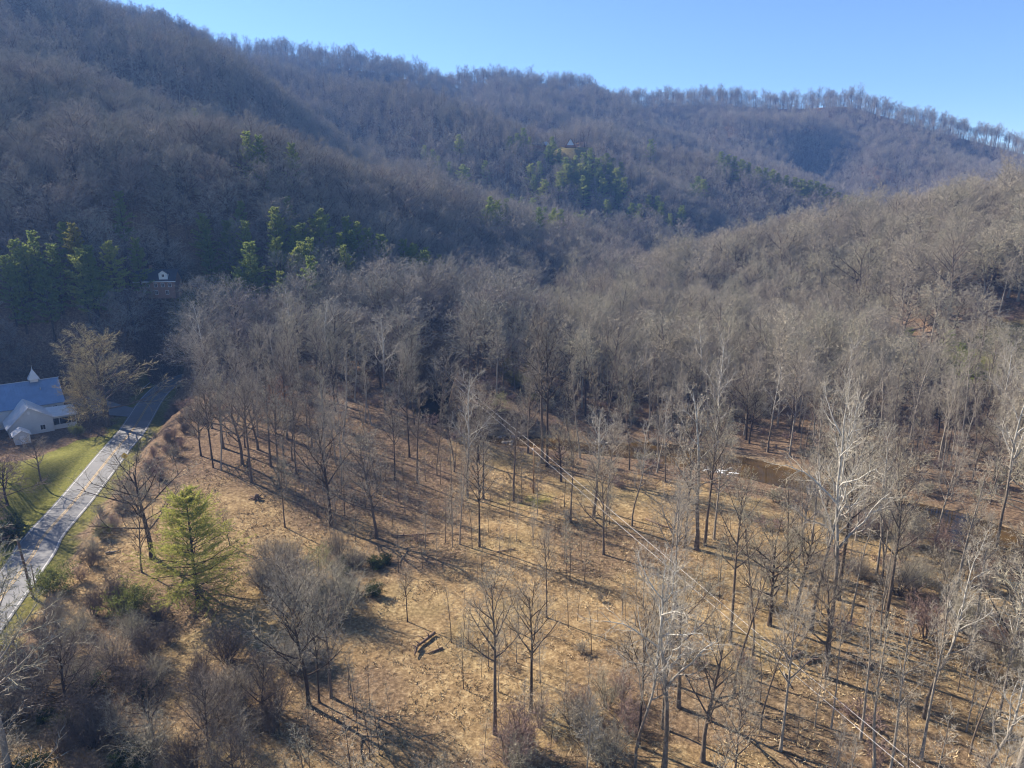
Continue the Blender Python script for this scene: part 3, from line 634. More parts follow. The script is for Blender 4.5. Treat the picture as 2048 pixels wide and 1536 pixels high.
mb = MB(); gable_roof(mb, -7.5, 7, -4.5, 4.5, 6.0, 9.8, o=.5); hrf = mb.build('roof', M['roof_dark'], hs)
mb = MB(); mb.box((-.25, -5.05, 5.62), (15.8, .14, .26)); mb.build('gutter', M['trim'], hs)
mb = MB(); prism(mb, 1.4, 4.6, -4.2, 0, 6.4, 8.7, 9.9, 'y'); mb.build('dormer', M['siding'], hs)
mb = MB(); gable_roof(mb, 1.4, 4.6, -4.2, .2, 8.7, 9.9, 'y', .3, .1); mb.build('dormer_roof', M['roof_dark'], hs)
hs.scale = (.78, .78, .78)
window(hs, 3, -4.24, 7.9, .9, 1.0)
for x in (-5.6, -3.0, 0, 2.6, 5.2): window(hs, x, -4.54, 4.3, 1.0, 1.4)
for x in (-4.3, 0, 4): window(hs, x, -4.54, 1.4, 1.0, 1.4)
mb = MB(); mb.box((-3, 1.2, 10.2), (1, .9, 2.6)); mb.build('chimney', M['brick'], hrf)
af = empty('a_frame_cabin', (AF[0], AF[1], gz(AF[0], AF[1]) + .3), -.1, 'small A-frame cabin with a bright glass front high on the far spur', 'cabin')
mb = MB(); mb.add([(-3.4, -4, 0), (3.4, -4, 0), (0, -4, 6), (-3.4, 5, 0), (3.4, 5, 0), (0, 5, 6)], [(0,1,2)[::-1], (3,4,5), (0,1,4,3), (1,2,5,4), (2,0,3,5)]); mb.build('wall', M['cabin_glass'], af)
mb = MB(); slab(mb, (0, -5, 6.3), (0, 5.6, 6.3), (-4.2, 5.6, -.9), (-4.2, -5, -.9), .35); slab(mb, (0, -5, 6.3), (0, 5.6, 6.3), (4.2, 5.6, -.9), (4.2, -5, -.9), .35); mb.build('roof', M['cabin_wood'], af)
mb = MB(); mb.box((0, -6, -.4), (8.4, 4.2, .3)); mb.box((0, -8, .3), (8.4, .1, 1)); mb.build('deck', M['cabin_wood'], af)
p2 = (AF[0] - 23.5, AF[1] + 4); lk = empty('long_cabin', (p2[0], p2[1], gz(*p2) + 1), .25, 'low cabin with a pale blue-green gable among pines left of the A-frame cabin', 'cabin')
mb = MB(); prism(mb, -7, 6, -4, 4, -2, 4, 6.6); mb.build('wall', M['cabin_wood'], lk); mb = MB(); gable_roof(mb, -7, 2.4, -4, 4, 4, 6.6); mb.build('roof', M['roof_dark'], lk)
mb = MB(); gable_roof(mb, 3.2, 6, -4, 4, 4, 6.6); mb.build('porch_roof', M['roof_metal_sky_tint'], lk)
# the hillside house's lawn road and two parked cars
dl = np.array([hit(x, y)[:2] for x, y in ((382, 574), (405, 579), (432, 586))])
for i, (pxx, key, lab) in enumerate([((395, 577), 'car_blue', 'dark blue car parked on the drive right of the hillside house'), ((407, 580), 'car_white', 'white car parked right of the blue one by the hillside house')]):
    h_ = hit(*pxx); c = empty('parked_car', (h_[0], h_[1], h_[2] + .02), -.15, lab, 'car', 'cars parked by the hillside house')
    pr = [(-2.1, .35), (2.1, .35), (2.15, .8), (1.3, .98), (-2.1, 1.0)]; mb = MB(); mb.add([(a, -.85, z_) for a, z_ in pr] + [(a, .85, z_) for a, z_ in pr], [(0,1,2,3,4), (9,8,7,6,5)] + [((k + 1) % 5, k, k + 5, (k + 1) % 5 + 5) for k in range(5)]); mb.build('body', M[key], c, bevel=.08)
    mb = MB(); mb.add([(-1.9, -.75, .98), (1.0, -.75, .98), (.5, -.62, 1.45), (-1.5, -.62, 1.45), (-1.9, .75, .98), (1.0, .75, .98), (.5, .62, 1.45), (-1.5, .62, 1.45)], [(0,1,2,3), (7,6,5,4), (1,5,6,2), (4,0,3,7), (3,2,6,7)]); mb.build('window', M['glass'], c, bevel=.03)
    mb = MB(); mb.box((-.5, 0, 1.47), (1.9, 1.2, .05)); mb.build('car_roof', M[key], c, bevel=.02)
    for a in (-1.3, 1.35):
        for b_ in (-.86, .86): mb = MB(); mb.tube([(a, b_ - .1, .33), (a, b_ + .1, .33)], .33, 14); mb.build('wheel', M['tyre'], c, True)

# ------------------------------------------------------------------ poles, wires, sign, guard rails
def sag(a, b_, s, n=40):
    a, b_ = Vector(a), Vector(b_); return [tuple(a.lerp(b_, i / n) - Vector((0, 0, 4 * s * (i / n) * (1 - i / n)))) for i in range(n + 1)]
pb = hit(1067, 986); pt = 9.4
while project(pb[0], pb[1], pb[2] + pt)[1] > 891: pt += .05
up = empty('utility_pole', tuple(pb), 0, 'slim brown utility pole on a green patch in the middle of the meadow', 'utility pole', 'utility poles')
mb = MB(); mb.tube([(0, 0, -.3), (0, 0, pt)], [.17, .11], 10); mb.build('post', M['wood_light'], up, True)
mb = MB(); mb.box((-.2, 0, pt - .75), (.22, .12, .3)); mb.build('insulator', M['trim'], up); mb = MB(); mb.tube([(0, 0, pt), (0, 0, pt + .28)], [.07, .09], 8); mb.build('insulator', M['trim'], up)
def ray_at_z(px, py, z): r = ray(px, py); t = (z - CAM_H) / r[2]; return (r[0] * t, r[1] * t, z)
n1 = ray_at_z(1806, 1497, 8.2); n2 = ray_at_z(1811, 1526, 7.4); topz = pb[2] + pt
def beyond(a, b_, k): return tuple(np.array(a) + (np.array(b_) - np.array(a)) * k)
TA = (pb[0], pb[1], topz + .25); TB = (pb[0] - .28, pb[1], topz - .75)
FA = ray_at_z(866, 716, topz + 1.2); FB = ray_at_z(862, 722, topz + .4)
for nm, T_, N_, F2_, lab in (('power_line', TA, n1, FA, 'upper pale power line running over the meadow pole top'), ('power_line', TB, n2, FB, 'lower pale power line running just under the meadow pole top')):
    E = beyond(T_, N_, 1.5); mb = MB(); L_ = sag(T_, E, .0)
    # one hanging cable through both spans
    k = 1.5; a = Vector(T_); e = Vector(E); pts = []
    for i in range(41):
        s_ = i / 40; p = a.lerp(e, s_); pts.append((p.x, p.y, p.z - 4 * .55 * s_ * (1 - s_)))
    mb.tube(pts[::-1] + sag(T_, F2_, .5, 24)[1:], .018, 5); o = mb.build(nm, M['wire'], None, True); tag(o, lab, 'power line', 'power lines over the meadow')
rp = hit(66, 1196); rt = 8.
while project(rp[0], rp[1], rp[2] + rt)[1] > 1074: rt += .05
u2 = empty('utility_pole', tuple(rp), 0, 'dark brown utility pole at the road edge near the left of the photo', 'utility pole', 'utility poles')
u2.rotation_euler = (0, R(-3.5), 0)
mb = MB(); mb.tube([(0, 0, -.4), (0, 0, rt)], [.20, .14], 10); mb.build('post', M['wood_pole'], u2, True)
mb = MB(); mb.tube([(0, -.15, rt - .35), (0, -.3, rt - .3)], .06, 8); mb.build('insulator', M['trim'], u2); mb = MB(); mb.tube([(0, .2, 1.), (0, .2, 1.6)], .08, 8); mb.build('conduit', M['trim'], u2)
mb = MB(); mb.tube([(0, 0, -.3), (.02, 0, 4.2)], [.09, .06], 8); o = mb.build('fence_post', M['wood_pole'], None, True); q2 = hit(72, 1182); o.location = tuple(q2); tag(o, 'short slim wooden post just right of the roadside utility pole', 'post')
sgp = hit(252, 932); sg = empty('road_sign', tuple(sgp), .35, 'yellow diamond warning sign on the right edge of the road', 'road sign')
mb = MB(); mb.tube([(0, .04, -.2), (0, .04, 2.9)], .035, 6); mb.build('post', M['steel'], sg, True)
h_ = .75; mb = MB(); mb.add([(0, -.02, 2.2 - h_), (h_, -.02, 2.2), (0, -.02, 2.2 + h_), (-h_, -.02, 2.2), (0, .01, 2.2 - h_), (h_, .01, 2.2), (0, .01, 2.2 + h_), (-h_, .01, 2.2)], [(0,1,2,3), (7,6,5,4), (0,4,5,1), (1,5,6,2), (2,6,7,3), (3,7,4,0)]); pl = mb.build('sign_panel', M['sign_yellow'], sg)
mb = MB(); mb.box((0, -.026, 2.1), (.09, .008, .5)); mb.box((.1, -.026, 2.32), (.25, .008, .08), 0); mb.build('arrow', M['black'], pl)
def rail(label, pts, hgt, material, posts=True, thick=.09):
    W_ = [np.append(flat(*p), 0) for p in pts]; r_ = empty('guard_rail', tuple(W_[0]), 0, label, 'guard rail', 'guard rails at the road bend'); W_ = [w - W_[0] for w in W_]
    for z_ in ((.62,) if posts else (.35,)):
        mb = MB(); mb.tube([(w[0], w[1], z_) for w in W_], thick * 1.6, 6); mb.build('rail', material, r_)
    for a, b_ in zip(W_[:-1], W_[1:]):
        n_ = max(1, int(np.hypot(*(b_ - a)[:2]) / 2.2))
        for k in range(n_):
            p = a + (b_ - a) * k / n_; mb = MB(); mb.box((p[0], p[1], .25), (.14, .14, hgt)); mb.build('post', M['wood_pole'], r_)
rail('pale guard rail on the left side of the road where it enters the dark wood', [(284,783),(298,771),(314,760)], .9, M['concrete'])
rail('thin guard rail along the right shoulder of the road bend', [(352,782),(362,768),(378,757)], .9, M['steel'], thick=.05)

# ------------------------------------------------------------------ evergreen trees placed by the pixel of their tops
def hit_top(px, py, h):
    r = ray(px, py); t = np.concatenate([np.linspace(40, 400, 900), np.linspace(400, 1500, 700)]); X, Y, Z_ = r[0] * t, r[1] * t, CAM_H + r[2] * t
    k = np.argmax(Z_ < ground(X, Y) + h); return X[k], Y[k]
hero('pine_hero', (397, 1212), 982, 'large yellow-green pine with a full cone of boughs between road and meadow', 'pine_tree', 'tree', .6, 1.0, 7)
PN = 'evergreens on the hillsides'
def pines(lst, label, key, h=19, Yat=None):
    for i, (x, y) in enumerate(lst):
        hh = h * random.uniform(.88, 1.12); X, Y = hit_top(x, y, hh)
        if Yat:
            Y = Yat(x); X = atY(x, y, Y)[0]; hh = min(27, max(15, atY(x, y, Y)[2] - gz(X, Y)))
        USED.append((X, Y, 4.2)); hh += 0 if Yat else 2.0
        plant(key if isinstance(key, str) else key[i % len(key)], X, Y, hh, label if not isinstance(label, (list, tuple)) else label[i], 'tree', 'pine_tree', PN, None, random.uniform(1.1, 1.45) if Y > 430 else random.uniform(.85, 1.1))
pines([(147,462)], 'golden-tinged pine above and left of the hillside house', 'pine_gold', 20)
pines([(66,478)], 'pale silvery green pine near the left edge above the church', 'pine_m1', 20)
pines([(30,495),(12,530)], 'dull green pine at the left edge of the hill above the church', 'pine_m2', 18)
pines([(178,505)], 'dark green pine just right of the golden-tinged pine', 'pine_m1', 19)
pines([(218,495)], 'slim pine midway between the golden-tinged pine and the hillside house', 'pine_lime', 17)
pines([(272,492)], 'narrow pointed pine directly left of the hillside house roof', 'pine_m1', 16)
pines([(128,458)], 'small pointed green pine touching the golden-tinged pine', 'pine_m2', 16)
pines([(508,540)], 'bright lime green pine at the foot of the dark hillside', 'pine_lime', 17)
pines([(476,548)], 'smaller lime green pine left of the bright one at the hillside foot', 'pine_lime', 14)
pines([(458,574),(472,590)], 'low lime green pine below the pair at the hillside foot', 'pine_lime', 10)
pines([(562,556)], 'dull green pine tip rising right of the lime green pair', 'pine_m1', 16)
pines([(622,525)], 'narrow green spire poking out of the bare trees behind the creek wood', 'pine_m1', 20)
pines([(552,427)], 'upright green pine on the dark middle of the left hillside', 'pine_m2', 20)
pines([(642,430)], 'yellow-green rounded pine standing out on the left hillside', 'pine_lime', 19)
pines([(238,400)], 'pale green conifer high on the left hillside', 'pine_m2', 18)
pines([(480,415),(575,405)], 'faint green pine among bare trees on the left hillside', 'pine_m2', 17)
pines([(690,445),(712,455),(735,468),(762,480),(700,472)], 'dark green pine in the row running down the left hillside', ['pine_m1', 'pine_m2'], 18)
pines([(806,490),(828,498),(850,505),(878,520),(818,512)], 'green pine in the cluster low on the left hillside', ['pine_m1', 'pine_m2', 'pine_lime'], 17)
pines([(390,226)], 'lone pale pine on the left hillside crest', 'pine_m2', 14)
pines([(492,275),(518,283),(583,297)], 'dark flat pine tip on the crest of the left hillside', 'pine_m1', 18)
pines([(1025,395),(1043,400),(1090,420),(1120,425),(1150,432),(1012,405)], 'dull green pine on the low end of the left ridge', ['pine_m1', 'pine_m2'], 17)
pines([(927,335)], 'bright pointed fir in the gap between the two ridges', 'pine_lime', 19)
pines([(972,328)], 'pale pointed fir right of the bright fir between the ridges', 'pine_m1', 19)
pines([(850,298),(866,306),(878,318),(900,330)], 'dark green pine left of the bright fir between the ridges', ['pine_m1', 'pine_m2'], 18)
pines([(919,275),(1047,262)], 'green pine on the far slope left of the cabins', 'pine_m2', 19)
pines([(1020,278),(1035,272),(1060,285),(1105,285),(1098,298),(1118,306)], 'dark pine crowding round the low cabin', ['pine_m1', 'pine_m2'], 17)
pines([(1130,322),(1150,318),(1166,312),(1180,306),(1195,322),(1212,312),(1228,322),(1243,330),(1140,340),(1160,335),(1178,330),(1200,338),(1218,332),(1232,342),(1172,350),(1155,352),(1205,355)], 'green pine in the big stand below the A-frame cabin', ['pine_m1', 'pine_lime', 'pine_m1', 'pine_m2'], 19)
pines([(1302,283)], 'lone round-topped green pine right of the A-frame cabin', 'pine_m1', 22)
pines([(1444,303),(1456,309),(1470,312),(1484,318),(1500,325)], 'green pine at the upper end of the crest row on the far spur', ['pine_m1', 'pine_lime'], 18, Yat=lambda x: float(np.interp(x, [1440, 1560, 1700], [628, 600, 570])))
pines([(1518,333),(1532,335),(1546,338),(1556,346)], 'bright green pine in the middle of the crest row on the far spur', ['pine_lime', 'pine_m1'], 18, Yat=lambda x: float(np.interp(x, [1440, 1560, 1700], [628, 600, 570])))
pines([(1575,350),(1590,354),(1605,358),(1620,360),(1634,362),(1648,368),(1662,376),(1676,384),(1690,390),(1702,394),(1584,366),(1612,372),(1640,380),(1668,392)], 'dark green pine at the lower end of the crest row on the far spur', ['pine_m1', 'pine_m2', 'pine_lime'], 17, Yat=lambda x: float(np.interp(x, [1440, 1560, 1700], [628, 600, 570])))
pines([(1395,358),(1408,364),(1385,372)], 'dark pine clump on the slope below the crest row', ['pine_m1', 'pine_m2'], 20)
pines([(1383,472),(1368,482)], 'small yellow-green pine at the mouth of the gorge', 'pine_lime', 14)
pines([(1815,680),(1825,694)], 'small bright evergreen in the wood on the right hillside', 'pine_lime', 9)
pines([(1898,672),(1925,700),(1940,712)], 'small yellow-green evergreen near the right edge of the hillside wood', 'pine_lime', 11)
qp = np.random.default_rng(404)
def band(n, x0, x1, f, spread_): xs = np.sort(qp.uniform(x0, x1, n)); return [(float(x), float(f(x) + qp.uniform(-spread_, spread_))) for x in xs]
pines(band(20, 400, 900, lambda x: 455 + (x - 400) * .11, 32), 'yellow-topped pine in the shaded lower belt of the left hillside', ['pine_lime', 'pine_m1', 'pine_m2'], 19)
pines(band(6, 0, 250, lambda x: 530 + x * .02, 30), 'green pine in the cluster above the church', ['pine_m1', 'pine_lime', 'pine_m2'], 18)
pines(band(12, 960, 1180, lambda x: 405 + (x - 960) * .1, 14), 'pale green pine along the tail of the left ridge', ['pine_lime', 'pine_m1'], 18)
pines(band(12, 1060, 1250, lambda x: 345 + (x - 1060) * .08, 22), 'green pine scattered under the A-frame cabin', ['pine_lime', 'pine_m1', 'pine_m2'], 20)
pines(band(10, 1180, 1420, lambda x: 400 + (x - 1180) * .1, 20), 'dark pine on the shaded slope of the gorge', ['pine_m2', 'pine_m1'], 18)
hero('rust_m', (1257, 418), 378, 'single round brown-leaved tree in the shade of the gorge', wide=1.0, group=None)

# ------------------------------------------------------------------ trees that stand out, one by one
H = hero
H('syc_b', (935, 996), 722, 'white-limbed sycamore standing alone left of the meadow pole', rz=1.0)
H('tall_b', (1094, 934), 600, 'tallest dark trunk pair by the creek bend right of the meadow pole', rz=.3)
H('tall_a', (1084, 925), 610, 'grey trunk touching the tall dark trunk by the creek bend')
H('oak_b', (1056, 906), 720, 'dark straight trunk at the creek edge directly behind the meadow pole', wide=.7)
H('syc_lean', (1187, 1034), 795, 'leaning white-topped sycamore crossed by the power lines', rz=2.2)
H('tall_c', (1214, 1026), 790, 'slim pale trunk right of the leaning sycamore')
H('oak_a', (662, 1053), 812, 'dark branching tree in the left part of the meadow', rz=.4, wide=.9)
H('oak_c', (753, 1076), 850, 'spreading bare tree right of the dark branching one in the meadow', wide=.95)
H('sap_b', (690, 1032), 900, 'thin dark sapling between the two spreading meadow trees')
H('tall_a', (570, 1056), 905, 'slender grey tree near the uprooted stump')
H('oak_b', (485, 930), 745, 'dark upright tree left of the meadow in the roadside wood')
H('oak_c', (516, 900), 730, 'slim dark tree just right of the upright roadside one')
H('tall_b', (552, 868), 700, 'dark trunk at the back left of the meadow')
H('oak_a', (402, 912), 770, 'twin-stemmed bare tree at the left edge of the roadside wood', wide=.8)
H('tall_a', (424, 918), 740, 'grey stem between the twin-stemmed tree and the roadside wood')
H('oak_m1', (446, 897), 715, 'bushy bare tree in the roadside wood behind the twin-stemmed one')
H('oak_a', (305, 1117), 868, 'broad-crowned oak with a thick rusty trunk between road and pine', rz=2.5, wide=1.25, clear=5)
H('oak_c', (284, 1146), 960, 'thinner leaning tree in front of the broad-crowned oak', wide=.6)
H('oak_c', (459, 1090), 1010, 'small scraggy tree right of the big yellow-green pine', wide=.9)
H('tall_b', (815, 1245), 1120, 'little lone tree on the meadow rim above the dark logs', wide=1.1)
H('tall_a', (1093, 1236), 1050, 'slender lone tree in the middle of the foreground meadow', wide=.9)
H('oak_a', (618, 1414), 1140, 'forked tree with long shadow at the lower left of the meadow', rz=1.2, wide=.95, clear=4)
H('oak_c', (663, 1396), 1165, 'forked tree right of the long-shadowed one', rz=3.0, wide=.9)
H('tall_b', (639, 1406), 1180, 'thin straight stem between the two forked trees')
H('tall_b', (1062, 1424), 1130, 'leaning many-forked tree in the centre foreground', rz=.8, wide=1.3)
H('tall_a', (990, 1470), 1120, 'tall thin forked tree left of the centre foreground one', wide=1.1)
H('syc_a', (1328, 1545), 1085, 'big white-branched sycamore at the bottom centre right', rz=.5, wide=1.15, clear=4)
H('syc_b', (1270, 1540), 1130, 'white-topped sycamore left of the big white-branched one', rz=2.0, wide=.8)
H('tall_b', (1277, 1494), 1150, 'dark straight trunk between the two foreground sycamores')
H('oak_b', (1405, 1524), 1195, 'dark forked tree right of the big white-branched sycamore', rz=4., wide=.8)
H('oak_a', (1539, 1251), 1005, 'spreading dark tree with a clean trunk left of the tall white sycamore', rz=1.9)
H('syc_a', (1654, 1310), 738, 'tallest white-stemmed sycamore towering over the right of the meadow', rz=.2, wide=.85, clear=4)
H('syc_b', (1622, 1262), 772, 'second white-stemmed sycamore close beside the tallest one', rz=2.8, wide=.8)
H('oak_c', (1651, 1357), 1100, 'grey tree at the foot of the tall white sycamores', wide=.9)
H('tall_b', (1370, 1096), 800, 'left trunk of the clump on the low mound right of the power lines')
H('syc_m', (1393, 1100), 770, 'pale-topped trunk in the middle of the clump on the low mound')
H('tall_a', (1410, 1092), 790, 'right trunk of the clump on the low mound')
H('tall_c', (1428, 1080), 830, 'slim pale trunk at the right of the low mound')
H('tall_c', (1595, 1146), 900, 'curving slender pale trunk left of the tall sycamores')
H('tall_b', (1676, 1200), 800, 'thick leaning grey trunk right of the tall white sycamores', wide=1.1)
H('tall_a', (1768, 1262), 900, 'stout grey trunk in the right foreground wood')
H('tall_c', (1870, 1092), 860, 'pale leaning trunk beside the right-hand pool of the creek')
H('syc_a', (1990, 1105), 700, 'forked pale sycamore at the right end of the right-hand pool', rz=1.4, wide=.8)
H('oak_b', (1790, 1062), 820, 'fan-shaped tree with many upright limbs left of the right-hand pool', wide=.9)
H('oak_a', (1765, 1010), 850, 'dark crooked tree behind the fan-shaped one')
H('syc_m', (1535, 905), 720, 'white sycamore behind the brown pool', wide=.9)
H('syc_a', (1420, 960), 745, 'white crooked sycamore left of the brown pool', rz=4.1, wide=.8)
H('syc_b', (1330, 965), 770, 'white sycamore between the low mound and the creek', rz=.1, wide=.8)
H('syc_b', (875, 800), 690, 'forked white sycamore upstream where the power lines end', rz=.6, wide=1.2)
H('syc_m', (770, 820), 620, 'white-limbed sycamore in the wood left of the power line end')
H('syc_m', (422, 800), 600, 'white-limbed sycamore above the roadside wood', wide=.8)
H('syc_m', (585, 740), 565, 'white-limbed sycamore in the wood below the lime green pines', wide=.8)
H('syc_m', (655, 770), 590, 'pale sycamore in the middle of the creek wood')
H('beech', (215, 852), 652, 'large dense round tree with golden twigs between the church and the road', rz=.4, wide=1.42, clear=7)
H('beech', (182, 862), 720, 'smaller dense tree in front of the golden-twigged one', rz=2.4, wide=.8)
H('oak_m1', (60, 772), 688, 'broad bare tree behind the church roof', wide=1.3)
H('oak_c', (82, 962), 868, 'small spreading tree on the lawn below the church', wide=1.3)
H('red_m', (15, 1010), 905, 'dark reddish bushy tree at the left edge beside the lawn', wide=1.5)
H('red_m', (-15, 1090), 985, 'reddish tree cut by the left edge next to the road', wide=1.3)
H('rust_m', (560, 838), 748, 'rust-coloured tree still holding leaves at the back left of the meadow', wide=1.1)
H('olive_m', (1000, 830), 782, 'olive-tinted willow bush tree at the creek bend', wide=1.6)
H('oak_m1', (352, 640), 548, 'rounded bare tree hiding the right half of the hillside house')
H('small_m', (300, 632), 565, 'low bushy bare tree in front of the hillside house', wide=1.3)
H('oak_b', (1897, 632), 445, 'huge spreading oak on the right hillside', rz=1.1, wide=1.1, clear=8)
H('oak_a', (1715, 640), 470, 'broad oak left of the huge one on the right hillside', wide=1.1)
H('oak_b', (1560, 570), 440, 'spreading oak on the left shoulder of the right hillside', wide=1.1)
H('olive_m', (640, 1170), 1085, 'rounded twiggy grey-green tree right of the big pine', wide=1.3)
H('shrub_dense', (600, 1215), 1105, 'big round thicket right of the big pine', 'large_shrub', 'shrub', wide=1.2)
H('shrub_dense', (560, 1160), 1085, 'rounded thicket touching the right side of the big pine', 'large_shrub', 'shrub', wide=1.2)
H('shrub_dense', (690, 1235), 1130, 'rounded thicket on the dark hollow rim', 'large_shrub', 'shrub', wide=1.1)

# ------------------------------------------------------------------ zones of the wood and random filling
def pw(pp, h=0): return np.array([hit(*p)[:2] for p in pp])
def zone(px, py, X, Y):
    """which wood a tree belongs to, by where it stands"""
    if px < 640 and Y < 100: return ('bare twiggy tree in the dark thicket at the lower left', 'trees of the lower left thicket')
    if px < 380: return ('bare tree in the shaded wood around and above the church', 'trees of the wood by the church')
    if px < 900 and Y > 150: return ('bare grey-brown tree in the creek wood left of the power lines', 'trees of the creek wood')
    if px < 1300 and Y > 150: return ('bare brown tree beyond the creek bend in the centre', 'trees beyond the creek bend')
    if Y > 165: return ('bare brown tree in the wood on the right hillside', 'trees of the right hillside wood')
    if Y > 120: return ('bare tree on the flat along the brown pools of the creek', 'trees along the creek pools')
    if px > 1300: return ('bare tree in the open wood at the lower right', 'trees of the lower right wood')
    return ('bare tree scattered on the central meadow', 'trees scattered on the meadow')
def visible(X, Y, h, margin=8.):
    z = hlook(X, Y) + h; ok = np.zeros(len(X), bool)
    for side in (-25., 0., 25.):
        t = np.linspace(.08, .985, 70)[None]; px = side + (X[:, None] - side) * t; py = Y[:, None] * t; pz = CAM_H + (z[:, None] - CAM_H) * t
        ok |= np.all(pz > hlook(px, py) + margin * (t < .93), 1)
    return ok
def scatter(st, x0, x1, y0, y1, seed):
    r_ = np.random.default_rng(seed); X, Y = np.meshgrid(np.arange(x0, x1, st), np.arange(y0, y1, st)); X = X.ravel() + r_.uniform(-.48, .48, X.size) * st; Y = Y.ravel() + r_.uniform(-.48, .48, Y.size) * st; return X, Y
church_c = CH - U * 11 - V * -4
def clearings(X, Y, road=7.0, creek=6.0):
    ok = (seg_dist(X, Y, ROAD)[0] > road) & (seg_dist(X, Y, CREEK)[0] > creek) & (seg_dist(X, Y, DRIVE)[0] > 6) & ~in_poly(X, Y, LAWN)
    lx = (X - CH[0]) * U[0] + (Y - CH[1]) * U[1]; ly = (X - CH[0]) * V[0] + (Y - CH[1]) * V[1]
    ok &= ~((lx > -34) & (lx < 9) & (ly > -14) & (ly < 36)); ok &= np.hypot(X - HOUSE[0], Y - HOUSE[1] + 2) > 12
    ok &= ~((np.abs(X - HOUSE[0]) < 10) & (Y < HOUSE[1]) & (Y > HOUSE[1] - 8))
    ok &= (np.hypot(X - AF[0], (Y - AF[1] + 12) * .7) > 15) & (np.hypot(X - p2[0], Y - p2[1] + 5) > 9)
    a = np.array([(LAWN2[0] - 9, LAWN2[1] - 20), (LAWN2[0] + 9, LAWN2[1] - 20), (LAWN2[0] + 10, LAWN2[1] + 8), (LAWN2[0] - 9, LAWN2[1] + 12)]); ok &= ~in_poly(X, Y, a)
    rr = hit(2030, 715); ok &= np.hypot((X - rr[0]) / 1.6, Y - rr[1]) > 11
    return ok
def free_of_used(X, Y, k=1.0):
    ok = np.ones(len(X), bool)
    for (a, b_, c) in USED: ok &= np.hypot(X - a, Y - b_) > c * k
    return ok
pools = []
def near_keys(X, Y, Z_, px, r_):
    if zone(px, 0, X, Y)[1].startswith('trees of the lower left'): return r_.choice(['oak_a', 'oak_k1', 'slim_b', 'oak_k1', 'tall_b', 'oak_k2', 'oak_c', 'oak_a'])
    if Y < 165 and px > 1150: return r_.choice(['slim_a', 'slim_b', 'slim_c', 'tall_c', 'tall_a', 'oak_c', 'syc_b', 'oak_a'], p=[.24, .20, .20, .10, .09, .07, .05, .05])
    if Y < 165: return r_.choice(['tall_a', 'tall_b', 'tall_c', 'oak_c', 'slim_b', 'oak_a', 'slim_c'], p=[.22, .18, .10, .13, .15, .12, .10])
    return r_.choice(['tall_m1', 'tall_m2', 'tall_m3', 'oak_m1', 'oak_m2', 'small_m', 'syc_m'], p=[.22, .16, .14, .22, .14, .10, .02])
X, Y = scatter(6.2, -420, 420, 46, 350, 5); r_ = np.random.default_rng(77)
k = clearings(X, Y) & free_of_used(X, Y); X, Y = X[k], Y[k]
gzv = ground(X, Y); px, py, d = project(X, Y, gzv); pxt, pyt, _ = project(X, Y, gzv + 18)
mead_ = in_poly(X, Y, MEADOW); keepp = np.where(mead_, 0.0, 1.0)
right_m = mead_ & (px > 1330); keepp[right_m] = .85; keepp[mead_ & (px > 860) & (px <= 1330) & (Y >= 95)] = .16; keepp[mead_ & (px > 1150) & (px <= 1330) & (Y < 95)] = .22
keepp[mead_ & (px < 1000) & (px > 420) & (Y > 122)] = .72; keepp[mead_ & (px < 560) & (Y < 66)] = .5
keepp[mead_ & (px > 1600)] = .9
keepp[(px < 420) & (Y < 100) & ~mead_] = .9; keepp[(px < 190) & (Y > 70) & (Y < 150) & ~mead_] *= .35; keepp[(px > 1395) & (px < 1590) & (py > 925) & (py < 1030)] = 0; keepp[(px > 1800) & (px < 1990) & (py > 1010) & (py < 1150)] = 0
keepp[(Y > 140) & (px > 840) & (px < 1130) & (Y < 200)] = .45
for c0, c1, p0, p1 in ((1400, 1590, 930, 1240), (1800, 1985, 1010, 1370), (930, 1100, 890, 975)): keepp[(px > c0 - 20) & (px < c1 + 20) & (py > p0) & (py < p1)] *= .22
keepp[(px > 195) & (px < 378) & (py > 770) & (py < 1080)] = 0
k = (r_.random(len(X)) < keepp) & (pxt > -330) & (pxt < 2300) & (pyt < 1900)
X, Y, gzv, px, py, d = X[k], Y[k], gzv[k], px[k], py[k], d[k]; pxt, pyt = project(X, Y, gzv + 16)[:2]
vis = visible(X, Y, 18.) ; X, Y, gzv, px, py, d, pxt, pyt = [a[vis] for a in (X, Y, gzv, px, py, d, pxt, pyt)]
in_view = (pxt > -20) & (pxt < 2068) & (pyt < 1500)
order = np.argsort(d + 1e6 * (~in_view)); N_IND = 228
chosen = np.zeros(len(X), bool); chosen[order[:N_IND]] = True
for i in np.nonzero(chosen)[0]:
    key = near_keys(X[i], Y[i], gzv[i], px[i], r_); lab, grp = zone(px[i], py[i], X[i], Y[i])
    base = dict(slim=20, oak=16, tall=21, syc=24, red=8, small=9)[key.split('_')[0]]
    if Y[i] < 72 and px[i] < 640: base *= .80
    if Y[i] < 60 and px[i] < 900: base *= .82
    elif Y[i] < 56: base *= .85
    lx_ = (X[i] - CH[0]) * U[0] + (Y[i] - CH[1]) * U[1]; ly_ = (X[i] - CH[0]) * V[0] + (Y[i] - CH[1]) * V[1]
    if -45 < lx_ < 16 and -75 < ly_ < -10: base *= .5 if ly_ > -32 else .75
    USED.append((X[i], Y[i], 2.0)); plant(key, X[i], Y[i], base * r_.uniform(.75, 1.18), lab, 'tree', 'bare_tree', grp, None, r_.uniform(.75, 1.0) if (Y[i] < 140 and px[i] > 1150) else r_.uniform(.85, 1.15), gzv[i])
rest = ~chosen
print('individual bare trees', int(chosen.sum()), 'rest', int(rest.sum()), 'max dist', d[chosen].max())

